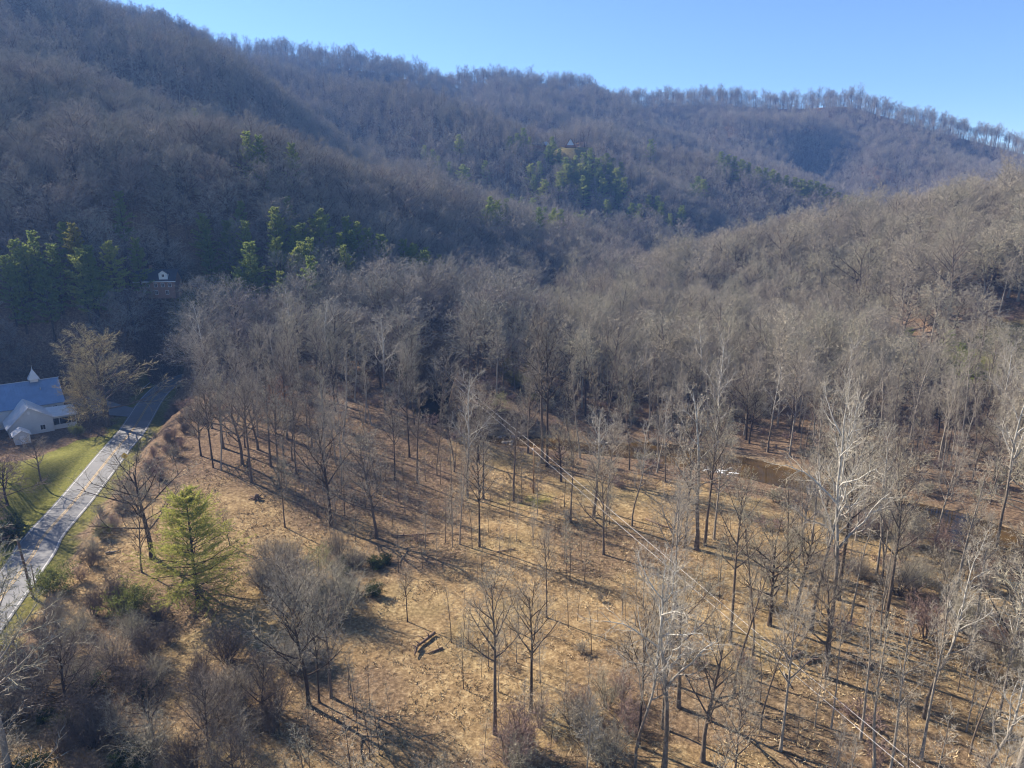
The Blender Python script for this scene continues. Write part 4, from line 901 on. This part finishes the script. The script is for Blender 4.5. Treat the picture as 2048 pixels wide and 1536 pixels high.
# ------------------------------------------------------------------ woods too large to count
def coll(name, meshes):
    c = bpy.data.collections.new(name)
    for i, m_ in enumerate(meshes): o = bpy.data.objects.new(f'{name}_{i:02d}', m_); c.objects.link(o)
    return c
def stuff(name, X, Y, Zv, scl, idx, c, label, cat, seed=1, tilt=.04, wide=None):
    r_ = np.random.default_rng(seed); n = len(X); me = bpy.data.meshes.new(name); me.vertices.add(n); me.vertices.foreach_set('co', np.stack([X, Y, Zv], 1).astype(np.float32).ravel())
    rot = np.stack([r_.normal(0, tilt, n), r_.normal(0, tilt, n), r_.uniform(0, 6.28, n)], 1).astype(np.float32)
    a = me.attributes.new('turn', 'FLOAT_VECTOR', 'POINT'); a.data.foreach_set('vector', rot.ravel())
    sc_ = np.stack([scl * (wide if wide is not None else 1), scl * (wide if wide is not None else 1), scl], 1).astype(np.float32)
    a = me.attributes.new('size', 'FLOAT_VECTOR', 'POINT'); a.data.foreach_set('vector', sc_.ravel())
    a = me.attributes.new('pick', 'INT', 'POINT'); a.data.foreach_set('value', idx.astype(np.int32))
    o = bpy.data.objects.new(name, me); COL.objects.link(o); tag(o, label, cat, kind='stuff')
    G = bpy.data.node_groups.new(name, 'GeometryNodeTree'); G.interface.new_socket('Geometry', in_out='INPUT', socket_type='NodeSocketGeometry'); G.interface.new_socket('Geometry', in_out='OUTPUT', socket_type='NodeSocketGeometry')
    gi, go, ip, ci = [G.nodes.new(t) for t in ('NodeGroupInput', 'NodeGroupOutput', 'GeometryNodeInstanceOnPoints', 'GeometryNodeCollectionInfo')]
    ci.inputs['Collection'].default_value = c; ci.inputs['Separate Children'].default_value = True; ci.inputs['Reset Children'].default_value = True; ip.inputs['Pick Instance'].default_value = True
    def at_(nm, ty): q = G.nodes.new('GeometryNodeInputNamedAttribute'); q.data_type = ty; q.inputs['Name'].default_value = nm; return q.outputs['Attribute']
    L = G.links.new; L(gi.outputs[0], ip.inputs['Points']); L(ci.outputs[0], ip.inputs['Instance']); L(at_('pick', 'INT'), ip.inputs['Instance Index']); L(at_('turn', 'FLOAT_VECTOR'), ip.inputs['Rotation']); L(at_('size', 'FLOAT_VECTOR'), ip.inputs['Scale']); L(ip.outputs[0], go.inputs[0])
    md = o.modifiers.new('scatter', 'NODES'); md.node_group = G; return o
for i, (fo, tk, ck) in enumerate([('spread', 'bark', 'twig'), ('dense', 'bark_dark', 'twig'), ('spread', 'bark_dark', 'twig'), ('dense', 'bark_pale', 'twig'), ('tall', 'bark_pale', 'twig'), ('tall', 'bark', 'twig'), ('spread', 'bark_dark', 'twig_hill_shade'), ('dense', 'bark', 'twig_hill_shade'), ('spread', 'bark', 'twig_hill_shade')]): bare_tree(f's_bare{i}', 60 + i, 19 if fo != 'tall' else 21, .26, fo, 1, tk, ck)
C_mid = coll('woodland_tree', [FAR[f's_bare{i}'] for i in range(9)]); C_far = coll('distant_tree', [FAR[f'f_bare{i}'] for i in range(9)])
n = int(rest.sum()); lxr = (X[rest] - CH[0]) * U[0] + (Y[rest] - CH[1]) * U[1]; lyr = (X[rest] - CH[0]) * V[0] + (Y[rest] - CH[1]) * V[1]
stuff('bare_forest', X[rest], Y[rest], gzv[rest] - .2, r_.uniform(.72, 1.12, n) * np.where((lxr > -45) & (lxr < 16) & (lyr > -75) & (lyr < -10), np.where(lyr > -32, .55, .8), 1), np.where((gzv[rest] > 6) & (X[rest] < 60), r_.integers(6, 9, n), np.where(gzv[rest] > 7, r_.integers(0, 5, n), r_.integers(1, 6, n))), C_mid, 'grey-brown leafless wood filling the valley floor and the near slopes', 'forest', 3, wide=r_.uniform(.9, 1.25, n) * np.where(gzv[rest] > 7, 1.15, 1))  # raised ground on the left picks trees with shade in their twig colour
Xf, Yf = scatter(6.5, -800, 1050, 350, 1180, 15); zf = ground(Xf, Yf); a_, b_, d_ = project(Xf, Yf, zf + 15)
k = (a_ > -120) & (a_ < 2170) & (b_ > -90) & clearings(Xf, Yf) & free_of_used(Xf, Yf); Xf, Yf, zf = Xf[k], Yf[k], zf[k]; k = visible(Xf, Yf, 20., 9.); Xf, Yf, zf = Xf[k], Yf[k], zf[k]
rf_ = np.random.default_rng(9); n = len(Xf); near = Yf < 470
patch = fbm(Xf / 60, Yf / 60, 5, 2)
pick = np.where(patch > .5, rf_.integers(0, 4, n), rf_.integers(1, 6, n))
dsk = seg_dist(Xf, Yf, RIDGES[0][0])[0]; sky_row = dsk < 26; pick = np.where(sky_row & (rf_.random(n) < .8), rf_.integers(6, 9, n), pick)
behind = np.interp(np.arctan2(Xf, Yf), np.arctan2(RIDGES[0][0][:, 0], RIDGES[0][0][:, 1]), np.hypot(RIDGES[0][0][:, 0], RIDGES[0][0][:, 1])) + 20 < np.hypot(Xf, Yf)
k = ~behind & ~(sky_row & (vnoise(Xf / 16, Yf / 16, 47) > .80)); Xf, Yf, zf, pick, patch, sky_row = Xf[k], Yf[k], zf[k], pick[k], patch[k], sky_row[k]; n = len(Xf)
stuff('mountain_forest', Xf, Yf, zf - .3, rf_.uniform(.66, 1.05, n) * (.9 + .25 * patch) * np.where(sky_row, .85 + .4 * vnoise(Xf / 11, Yf / 11, 44), 1), pick, C_far, 'hazy leafless forest covering the far ridges and spurs', 'forest', 4, wide=rf_.uniform(.9, 1.3, n))
print('mountain trees', n)

# ------------------------------------------------------------------ saplings, shrubs, undergrowth
r_ = np.random.default_rng(21)
def fill(n, poly, keys, h0, h1, labfn, cat, name, rad, road=5.0, seed=0, creek=5.0, inlawn=False):
    P = poly_world(poly); q = np.random.default_rng(seed); done = 0; tries = 0
    while done < n and tries < n * 30:
        tries += 1; x, y = q.uniform(P[:, 0].min(), P[:, 0].max()), q.uniform(P[:, 1].min(), P[:, 1].max()); xa, ya = np.array([x]), np.array([y])
        if not in_poly(xa, ya, P)[0] or not clearings(xa, ya, road, creek)[0] or not free_of_used(xa, ya, .6)[0]: continue
        USED.append((x, y, rad)); lab, grp = labfn(x, y); plant(keys[q.integers(len(keys))], x, y, q.uniform(h0, h1), lab, cat, name, grp, None, q.uniform(.8, 1.2)); done += 1
fill(76, [(560,1000),(900,940),(1240,1040),(1180,1180),(900,1180),(700,1120)], ['sap_a', 'sap_b', 'sap_c'], 5, 11, lambda x, y: ('thin dark sapling on the middle meadow around the pole', 'saplings of the middle meadow'), 'sapling', 'sapling', 1.0, seed=1)
fill(26, [(520,1420),(720,1380),(900,1536),(560,1640),(400,1536)], ['sap_b', 'sap_a'], 4, 8.5, lambda x, y: ('thin straight sapling among the long shadows at the bottom left of the meadow', 'saplings at the bottom left'), 'sapling', 'sapling', .8, seed=2)
fill(70, [(1300,1080),(2040,1130),(2060,1600),(1150,1600),(1240,1330)], ['sap_c', 'sap_a', 'sap_c'], 5, 11, lambda x, y: ('slender grey sapling in the open wood at the lower right', 'saplings of the lower right wood'), 'sapling', 'sapling', 1.0, seed=3)
fill(34, [(900,1250),(1250,1200),(1300,1536),(920,1536)], ['sap_c', 'sap_a', 'sap_b'], 4, 9, lambda x, y: ('slender sapling in the bottom centre of the meadow', 'saplings at the bottom centre'), 'sapling', 'sapling', 1.0, seed=4)
fill(48, [(60,1260),(200,1190),(300,1235),(560,1260),(600,1400),(420,1640),(-60,1640),(-20,1400)], ['shrub_k', 'shrub_a', 'shrub_dense', 'shrub_k'], 3.2, 6.0, lambda x, y: ('tangled leafless shrub in the dark thicket at the lower left', 'shrubs of the lower left thicket'), 'shrub', 'bare_shrub', 1.2, seed=5)
fill(8, [(0,1420),(300,1380),(420,1536),(300,1640),(-80,1640)], ['laurel_a'], 2.0, 4.0, lambda x, y: ('dark evergreen bush in the lower left thicket', 'evergreen bushes of the lower left thicket'), 'shrub', 'evergreen_shrub', 1.0, seed=15)
fill(20, [(500,1130),(700,1110),(770,1180),(640,1260),(520,1250)], ['shrub_a', 'shrub_dense', 'shrub_a'], 3.0, 5.5, lambda x, y: ('leafless shrub in the dark hollow right of the big pine', 'shrubs of the hollow by the pine'), 'shrub', 'bare_shrub', 1.2, seed=6)
fill(14, [(1040,1420),(1240,1380),(1300,1560),(960,1580)], ['shrub_a', 'shrub_b'], 3.5, 6, lambda x, y: ('pale leafless shrub at the bottom centre edge', 'shrubs at the bottom centre'), 'shrub', 'bare_shrub', 1.2, seed=7)
fill(30, [(1560,1010),(2060,1130),(2080,1420),(1850,1350),(1700,1180)], ['shrub_a', 'shrub_b', 'shrub_dense'], 3.5, 6.5, lambda x, y: ('leafless shrub below the right-hand pool', 'shrubs below the right-hand pool'), 'shrub', 'bare_shrub', 1.4, seed=8)
fill(46, [(330,830),(380,860),(300,960),(190,1080),(120,1190),(90,1250),(150,1230),(230,1100),(340,980),(420,880)], ['shrub_b', 'shrub_k', 'shrub_a'], 1.8, 3.4, lambda x, y: ('dark scrub clump along the right bank of the road', 'scrub along the right road bank'), 'shrub', 'roadside_shrub', 1.0, road=6.6, seed=9)
fill(6, [(680,1130),(800,1120),(760,1200),(600,1235)], ['laurel_a'], 1.5, 2.8, lambda x, y: ('low dark evergreen bush in the hollow right of the big pine', 'evergreen bushes in the hollow'), 'shrub', 'evergreen_shrub', 1.0, seed=10)
fill(16, [(800,770),(905,800),(870,850),(790,830)], ['laurel_a', 'shrub_b'], 1.5, 3, lambda x, y: ('dark bush on the creek bank upstream of the bend', 'bushes on the upstream creek bank'), 'shrub', 'evergreen_shrub', 1.0, seed=11)
fill(16, [(130,850),(200,820),(230,850),(190,890),(140,900)], ['laurel_a', 'box_a'], 1.6, 3.2, lambda x, y: ('evergreen bush beneath the golden-twigged tree by the church', 'bushes beside the church'), 'shrub', 'evergreen_shrub', 1.0, seed=12)
fill(8, [(960,790),(1060,780),(1075,850),(990,860)], ['olive_a', 'shrub_a'], 2.5, 4.5, lambda x, y: ('olive green willow bush at the creek bend', 'willow bushes at the creek bend'), 'shrub', 'willow_shrub', 1.0, seed=13)
H('box_a', (270, 1228), 1160, 'light green leafy bush left of the pine foot', 'evergreen_shrub', 'shrub')
H('box_a', (100, 1195), 1130, 'light green leafy bush at the road edge right of the utility pole', 'evergreen_shrub', 'shrub')
H('box_a', (205, 1075), 1045, 'green-topped bush between road and broad-crowned oak', 'evergreen_shrub', 'shrub')
H('box_a', (158, 872), 845, 'pale flowering-looking evergreen at the corner of the church porch', 'evergreen_shrub', 'shrub', wide=.8)
H('laurel_a', (20, 1085), 1035, 'dark evergreen bush on the left road bank', 'evergreen_shrub', 'shrub', wide=1.2)
# undergrowth and tufts
bare_shrub = shrub('s_under', 70, 2.6, 9, 1); shrub('s_under2', 71, 2.2, 10, 1, 'twig_red', .8)
Xu, Yu = scatter(4.6, -330, 380, 40, 330, 25); k = clearings(Xu, Yu, 6.5, 4.8); Xu, Yu = Xu[k], Yu[k]; zu = ground(Xu, Yu); a_, b_, d_ = project(Xu, Yu, zu + 1)
m_ = in_poly(Xu, Yu, MEADOW); pr = np.where(m_, .05, .6); pr[m_ & (a_ > 1500)] = .25; pr[seg_dist(Xu, Yu, CREEK)[0] < 11] = .5; pr[(a_ > 1395) & (a_ < 1590) & (b_ > 905) & (b_ < 985)] = 0; pr[(a_ > 1800) & (a_ < 1990) & (b_ > 1000) & (b_ < 1125)] = 0; pr[(a_ > 930) & (a_ < 1100) & (b_ > 870) & (b_ < 925)] = 0
k = (a_ > -100) & (a_ < 2150) & (b_ < 1600) & (r_.random(len(Xu)) < pr); Xu, Yu, zu = Xu[k], Yu[k], zu[k]; k = visible(Xu, Yu, 4., 1.); Xu, Yu, zu = Xu[k], Yu[k], zu[k]; n = len(Xu)
stuff('undergrowth', Xu, Yu, zu, r_.uniform(.4, 1.25, n), r_.integers(0, 2, n), coll('understorey', [FAR['s_under'], FAR['s_under2']]), 'low leafless brush under the trees of the valley', 'undergrowth', 8, wide=r_.uniform(.9, 1.6, n))
M['straw'] = varied('straw', [(.20, .135, .065), (.40, .30, .16), (.60, .47, .29), (.28, .20, .10)])
def tuft(seed, n, h):
    q = np.random.default_rng(seed); P0 = np.column_stack([q.normal(0, .28, (n, 2)), np.zeros(n) - .02]); D = unit(q.normal(0, .8, (n, 3)) + np.array([0, 0, .55])); D[:, 2] = np.abs(D[:, 2]) * .8 + .08
    v, f = blades(P0, unit(D), h * q.uniform(.5, 1.3, n), .085, q); return np_mesh('tuft', v, f, [M['straw']], None, False)
Ct = coll('dry_tuft', [tuft(1, 16, .34), tuft(2, 20, .26), tuft(3, 14, .5)])
Xg, Yg = scatter(.95, -75, 95, 44, 150, 35); k = in_poly(Xg, Yg, MEADOW) & (seg_dist(Xg, Yg, CREEK)[0] > 5.5) & (seg_dist(Xg, Yg, ROAD)[0] > 5.5); Xg, Yg = Xg[k], Yg[k]
k = r_.random(len(Xg)) < sstep(.28, .6, fbm(Xg / 7, Yg / 7, 90, 3)) * .95; Xg, Yg = Xg[k], Yg[k]; zg = ground(Xg, Yg); n = len(Xg)
stuff('dry_grass', Xg, Yg, zg, r_.uniform(.5, 1.3, n), r_.integers(0, 3, n), Ct, 'dry straw-coloured grass and leaf litter of the meadow', 'grass', 9, .1)
print('undergrowth', len(Xu), 'tufts', n)

# ------------------------------------------------------------------ logs, rocks, small things on the ground
def log(px1, px2, r0, label, name='fallen_log', mat_='log', branches=3, z=.15, cat='log'):
    a, b_ = hit(*px1), hit(*px2); a[2] += z; b_[2] += z * .8; mid = (a + b_) / 2; q = random.Random(int(px1[0] * 7 + px1[1])); o = empty(name, tuple(mid), 0, label, cat) if branches else None
    pts = [a + (b_ - a) * t + np.array([q.uniform(-.12, .12), q.uniform(-.12, .12), q.uniform(0, .08)]) for t in (0, .25, .5, .75, 1)]; pts = [p - mid for p in pts]
    mb = MB(); mb.tube(pts, [r0 * s_ for s_ in (1, .95, .85, .7, .45)], 9)
    if not branches: w = mb.build(name, M[mat_], None, True); w.location = mid; tag(w, label, cat); return
    mb.build('trunk', M[mat_], o, True)
    for i in range(branches):
        p = pts[1 + i % 4]; e = p + np.array([q.uniform(-1, 1), q.uniform(-1, 1), q.uniform(.2, .8)]) * q.uniform(.7, 1.3); mb = MB(); mb.tube([p, (p + e) / 2 + np.array([.06, 0, .04]), e], [r0 * .45, r0 * .3, r0 * .12], 6); mb.build('branch', M[mat_], o, True)
log((868,1272), (832,1302), .23, 'thick dark rotting log on the foreground meadow', branches=5, z=.35)
log((838,1298), (829,1318), .17, 'short broken log end propped in front of the thick dark log', branches=2, z=.5)
log((884,1298), (858,1311), .13, 'thin dark branch lying right of the thick log', branches=1, z=.1)
log((1610,1308), (1566,1322), .22, 'dark log beneath the power lines at the lower right', branches=2, z=.2)
log((1632,1318), (1610,1330), .18, 'shorter dark log right of the one beneath the power lines', branches=1, z=.2)
log((1565,1348), (1580,1378), .12, 'pale peeled stick crossing the litter beneath the power lines', branches=0, mat_='bark_pale')
log((212,1110), (238,1104), .16, 'pale fallen branch on the slope between road and oak', branches=1, mat_='bark_pale')
log((1745,1022), (1870,1040), .12, 'white fallen branch lying over the right-hand pool', branches=0, mat_='sycamore', z=1.)
log((780,1075), (880,1068), .14, 'dark fallen trunk on the middle meadow', branches=2)
log((1030,1100), (985,1108), .10, 'thin dead branch on the meadow below the pole', branches=1)
log((1290,1040), (1350,1062), .16, 'fallen trunk at the foot of the low mound', branches=2)
log((455,1375), (478,1390), .10, 'bright bare stick caught in the lower left brush', branches=0, mat_='bark_pale', z=1.5)
log((640,1318), (668,1316), .07, 'bright stick lying left of the thick dark log', branches=0, mat_='bark_pale')
sp_ = hit(512, 998); stu = empty('uprooted_stump', tuple(sp_), 0, 'dark uprooted stump on the left of the meadow', 'stump'); mb = MB(); mb.tube([(0, 0, -.1), (.1, 0, .5), (.25, .1, .9)], [.55, .42, .35], 9); mb.build('trunk', M['log'], stu, True)
for i in range(7):
    an = i * .9; mb = MB(); mb.tube([(0, 0, .2), (math.cos(an) * .7, math.sin(an) * .7, .3), (math.cos(an) * 1.4, math.sin(an) * 1.4, .55 if i % 2 else .05)], [.18, .12, .05], 6); mb.build('root', M['log'], stu, True)
def rock(x, y, z, s_, label, grp, name='boulder', mt='rock'):
    q = random.Random(int(x * 91 + y * 13)); bpy_v, bpy_f = [], []; n1_, n2_ = 7, 10
    for i in range(n1_ + 1):
        for j in range(n2_):
            th, ph = math.pi * i / n1_, 2 * math.pi * j / n2_; rr = s_ * (1 + q.uniform(-.16, .16)); bpy_v.append((rr * math.sin(th) * math.cos(ph) * 1.2, rr * math.sin(th) * math.sin(ph), rr * math.cos(th) * .6))
    for i in range(n1_):
        for j in range(n2_): bpy_f.append((i * n2_ + j, (i + 1) * n2_ + j, (i + 1) * n2_ + (j + 1) % n2_, i * n2_ + (j + 1) % n2_))
    mb = MB(); mb.add(bpy_v, bpy_f); o = mb.build(name, M[mt], None, True); o.location = (x, y, z); o.rotation_euler = (0, 0, q.uniform(0, 6)); tag(o, label, 'rock', grp)
q = random.Random(4)
for (a, b_), lab, grp, cnt, s0, s1 in (((1440, 945), 'grey stone in the white riffle of the brown pool', 'stones in the riffle', 9, .25, .5), ((985, 735), 'pale boulder in the shallow creek upstream', 'boulders upstream', 16, .4, 1.0), ((905, 775), 'boulder in the creek below the upstream shallows', 'boulders in the creek', 8, .35, .8), ((1000, 882), 'stone along the far bank of the bend pool', 'stones on the bend bank', 9, .25, .6)):
    for i in range(cnt):
        x, y = flat(a + q.uniform(-28, 28), b_ + q.uniform(-9, 9), -.6); rock(x, y, -.6 + q.uniform(-.05, .15), q.uniform(s0, s1), lab, grp)
fo_ = []
mb = MB(); c_ = flat(1436, 946, -.60)
for i in range(42):
    x, y = c_[0] + q.gauss(0, 1.6), c_[1] + q.gauss(0, 1.5); w = q.uniform(.15, .55); an = q.uniform(-.3, .3)
    pts = [(x + w * math.cos(t) * 1.9 * (1 + .3 * math.sin(3 * t + i)), y + w * .45 * math.sin(t), -.595 + .03 * math.sin(i)) for t in np.linspace(0, 5.6, 8)]; mb.add(pts + [(x, y, -.55 + .03 * math.sin(i))], [(k, (k + 1) % 8, 8) for k in range(8)])
tag(mb.build('white_water', M['foam']), 'white foaming riffle at the head of the brown pool', 'rapids', kind='stuff')

# ------------------------------------------------------------------ every label singles out one thing
LMK = [((935,996),'lone white-limbed sycamore'),((1067,986),'meadow pole'),((1094,934),'tallest dark creek-bend trunks'),((1187,1034),'leaning sycamore'),((662,1053),'dark branching meadow tree'),((753,1076),'spreading meadow tree'),((512,998),'uprooted stump'),((485,930),'dark upright roadside tree'),((402,912),'twin-stemmed roadside tree'),((305,1117),'broad-crowned oak'),((397,1212),'big yellow-green pine'),((815,1245),'little lone tree'),((1093,1236),'slender lone meadow tree'),((618,1414),'forked long-shadow tree'),((1062,1424),'leaning many-forked tree'),((1328,1545),'big white-branched sycamore'),((1539,1251),'spreading clean-trunked tree'),((1654,1310),'tallest white sycamore'),((1393,1100),'clump on the low mound'),((1765,1262),'stout grey trunk'),((1480,945),'brown pool'),((1900,1060),'right-hand pool'),((215,852),'golden-twigged tree'),((60,800),'church'),((322,590),'hillside house'),((875,800),'forked upstream sycamore'),((560,838),'rust-coloured tree'),((1000,830),'olive willow tree'),((1897,632),'huge hillside oak'),((1715,640),'broad hillside oak'),((1560,570),'oak on the left shoulder'),((247,925),'yellow road sign'),((62,1190),'roadside pole'),((850,1290),'thick dark log'),((1600,1320),'logs under the power lines'),((640,1200),'big round thicket'),((1257,430),'brown-leaved gorge tree')]
LMW = [(hit(*p)[:2], nm) for p, nm in LMK]
LOOK = dict(slim='slender', oak='spreading', tall='slim upright', syc='white-limbed', red='reddish twiggy', small='small dense', sap='thin', shrub='leafless', laurel='dark evergreen', box='light green', olive='olive green', pine='green', rust='brown-leaved', beech='dense')
def mesh_key(o):
    for c in o.children:
        for kk, (a_, b_) in PROTO.items():
            if c.data is a_: return kk
    return ''
bpy.context.view_layer.update()
from collections import defaultdict
ORD = ['leftmost', 'second', 'third', 'fourth', 'fifth', 'sixth', 'seventh', 'eighth', 'ninth', 'tenth', 'eleventh', 'twelfth', 'thirteenth', 'fourteenth', 'fifteenth', 'sixteenth', 'seventeenth', 'eighteenth', 'nineteenth', 'twentieth']
tops = [o for o in S.objects if o.parent is None and 'label' in o and o.get('kind') is None]
cnt = defaultdict(list)
for o in tops: cnt[o['label']].append(o)
for lab, lst in list(cnt.items()):
    if len(lst) < 2 or lst[0]['category'] in ('rock',) or lst[0].name.startswith('pine'): continue
    for o in lst:
        kk = mesh_key(o); x, y = o.location.x, o.location.y; dd = [(np.hypot(x - w[0], y - w[1]), i) for i, (w, _) in enumerate(LMW)]; _, i = min(dd); w, nm = LMW[i]; dx, dy = x - w[0], y - w[1]
        rel = ('left of' if dx < 0 else 'right of') if abs(dx) > abs(dy) else ('behind' if dy > 0 else 'in front of')
        hgt = o.scale.z * HEIGHT.get(kk, 10); kind = o['category']; size = ('tall' if hgt > 19 else 'short' if hgt < 13 else 'middling') if kind == 'tree' else ('low' if hgt < 3 else 'medium' if hgt < 6 else 'tall')
        noun = {'tree': 'bare tree', 'sapling': 'sapling', 'shrub': 'shrub'}.get(kind, kind)
        o['label'] = f"{size} {LOOK.get(kk.split('_')[0], 'bare')} {noun} {rel} the {nm}"
cnt = defaultdict(list)
for o in tops: cnt[o['label']].append(o)
for lab, lst in cnt.items():
    if len(lst) < 2: continue
    lst.sort(key=lambda o: float(project(o.location.x, o.location.y, o.location.z + 8)[0])); n_ = len(lst); far_ = lst[0].name.startswith('pine')
    for j, o in enumerate(lst):
        tail = 'leftmost' if j == 0 else 'rightmost' if j == n_ - 1 else ('middle one' if n_ == 3 else f'{ORD[min(j, 19)]} from left'); base = lab.split()
        if len(base) + 3 > 16: base = base[:13]
        o['label'] = ' '.join(base) + ', ' + tail

# ------------------------------------------------------------------ air
if HAZE:
    mb = MB(); mb.box((100, 700, 160), (2700, 1760, 500)); hz = mb.build('haze', []); hz.data.materials.clear()
    zmin = Z.min(); zmax = max(Z.max() + 30, CAM_H + 20)
    for v in hz.data.vertices: v.co.z = zmin - 2 if v.co.z < 160 else zmax + 30
    m = bpy.data.materials.new('air'); m.use_nodes = True; T = m.node_tree; T.nodes.clear(); vo = T.nodes.new('ShaderNodeVolumePrincipled'); ou = T.nodes.new('ShaderNodeOutputMaterial')
    vo.inputs['Color'].default_value = (.20, .42, 1.0, 1); vo.inputs['Density'].default_value = HAZE; vo.inputs['Anisotropy'].default_value = .15
    T.links.new(vo.outputs[0], ou.inputs['Volume']); hz.data.materials.append(m); tag(hz, 'thin blue winter haze filling the valley', 'haze', kind='stuff')
print('objects', len(bpy.data.objects))
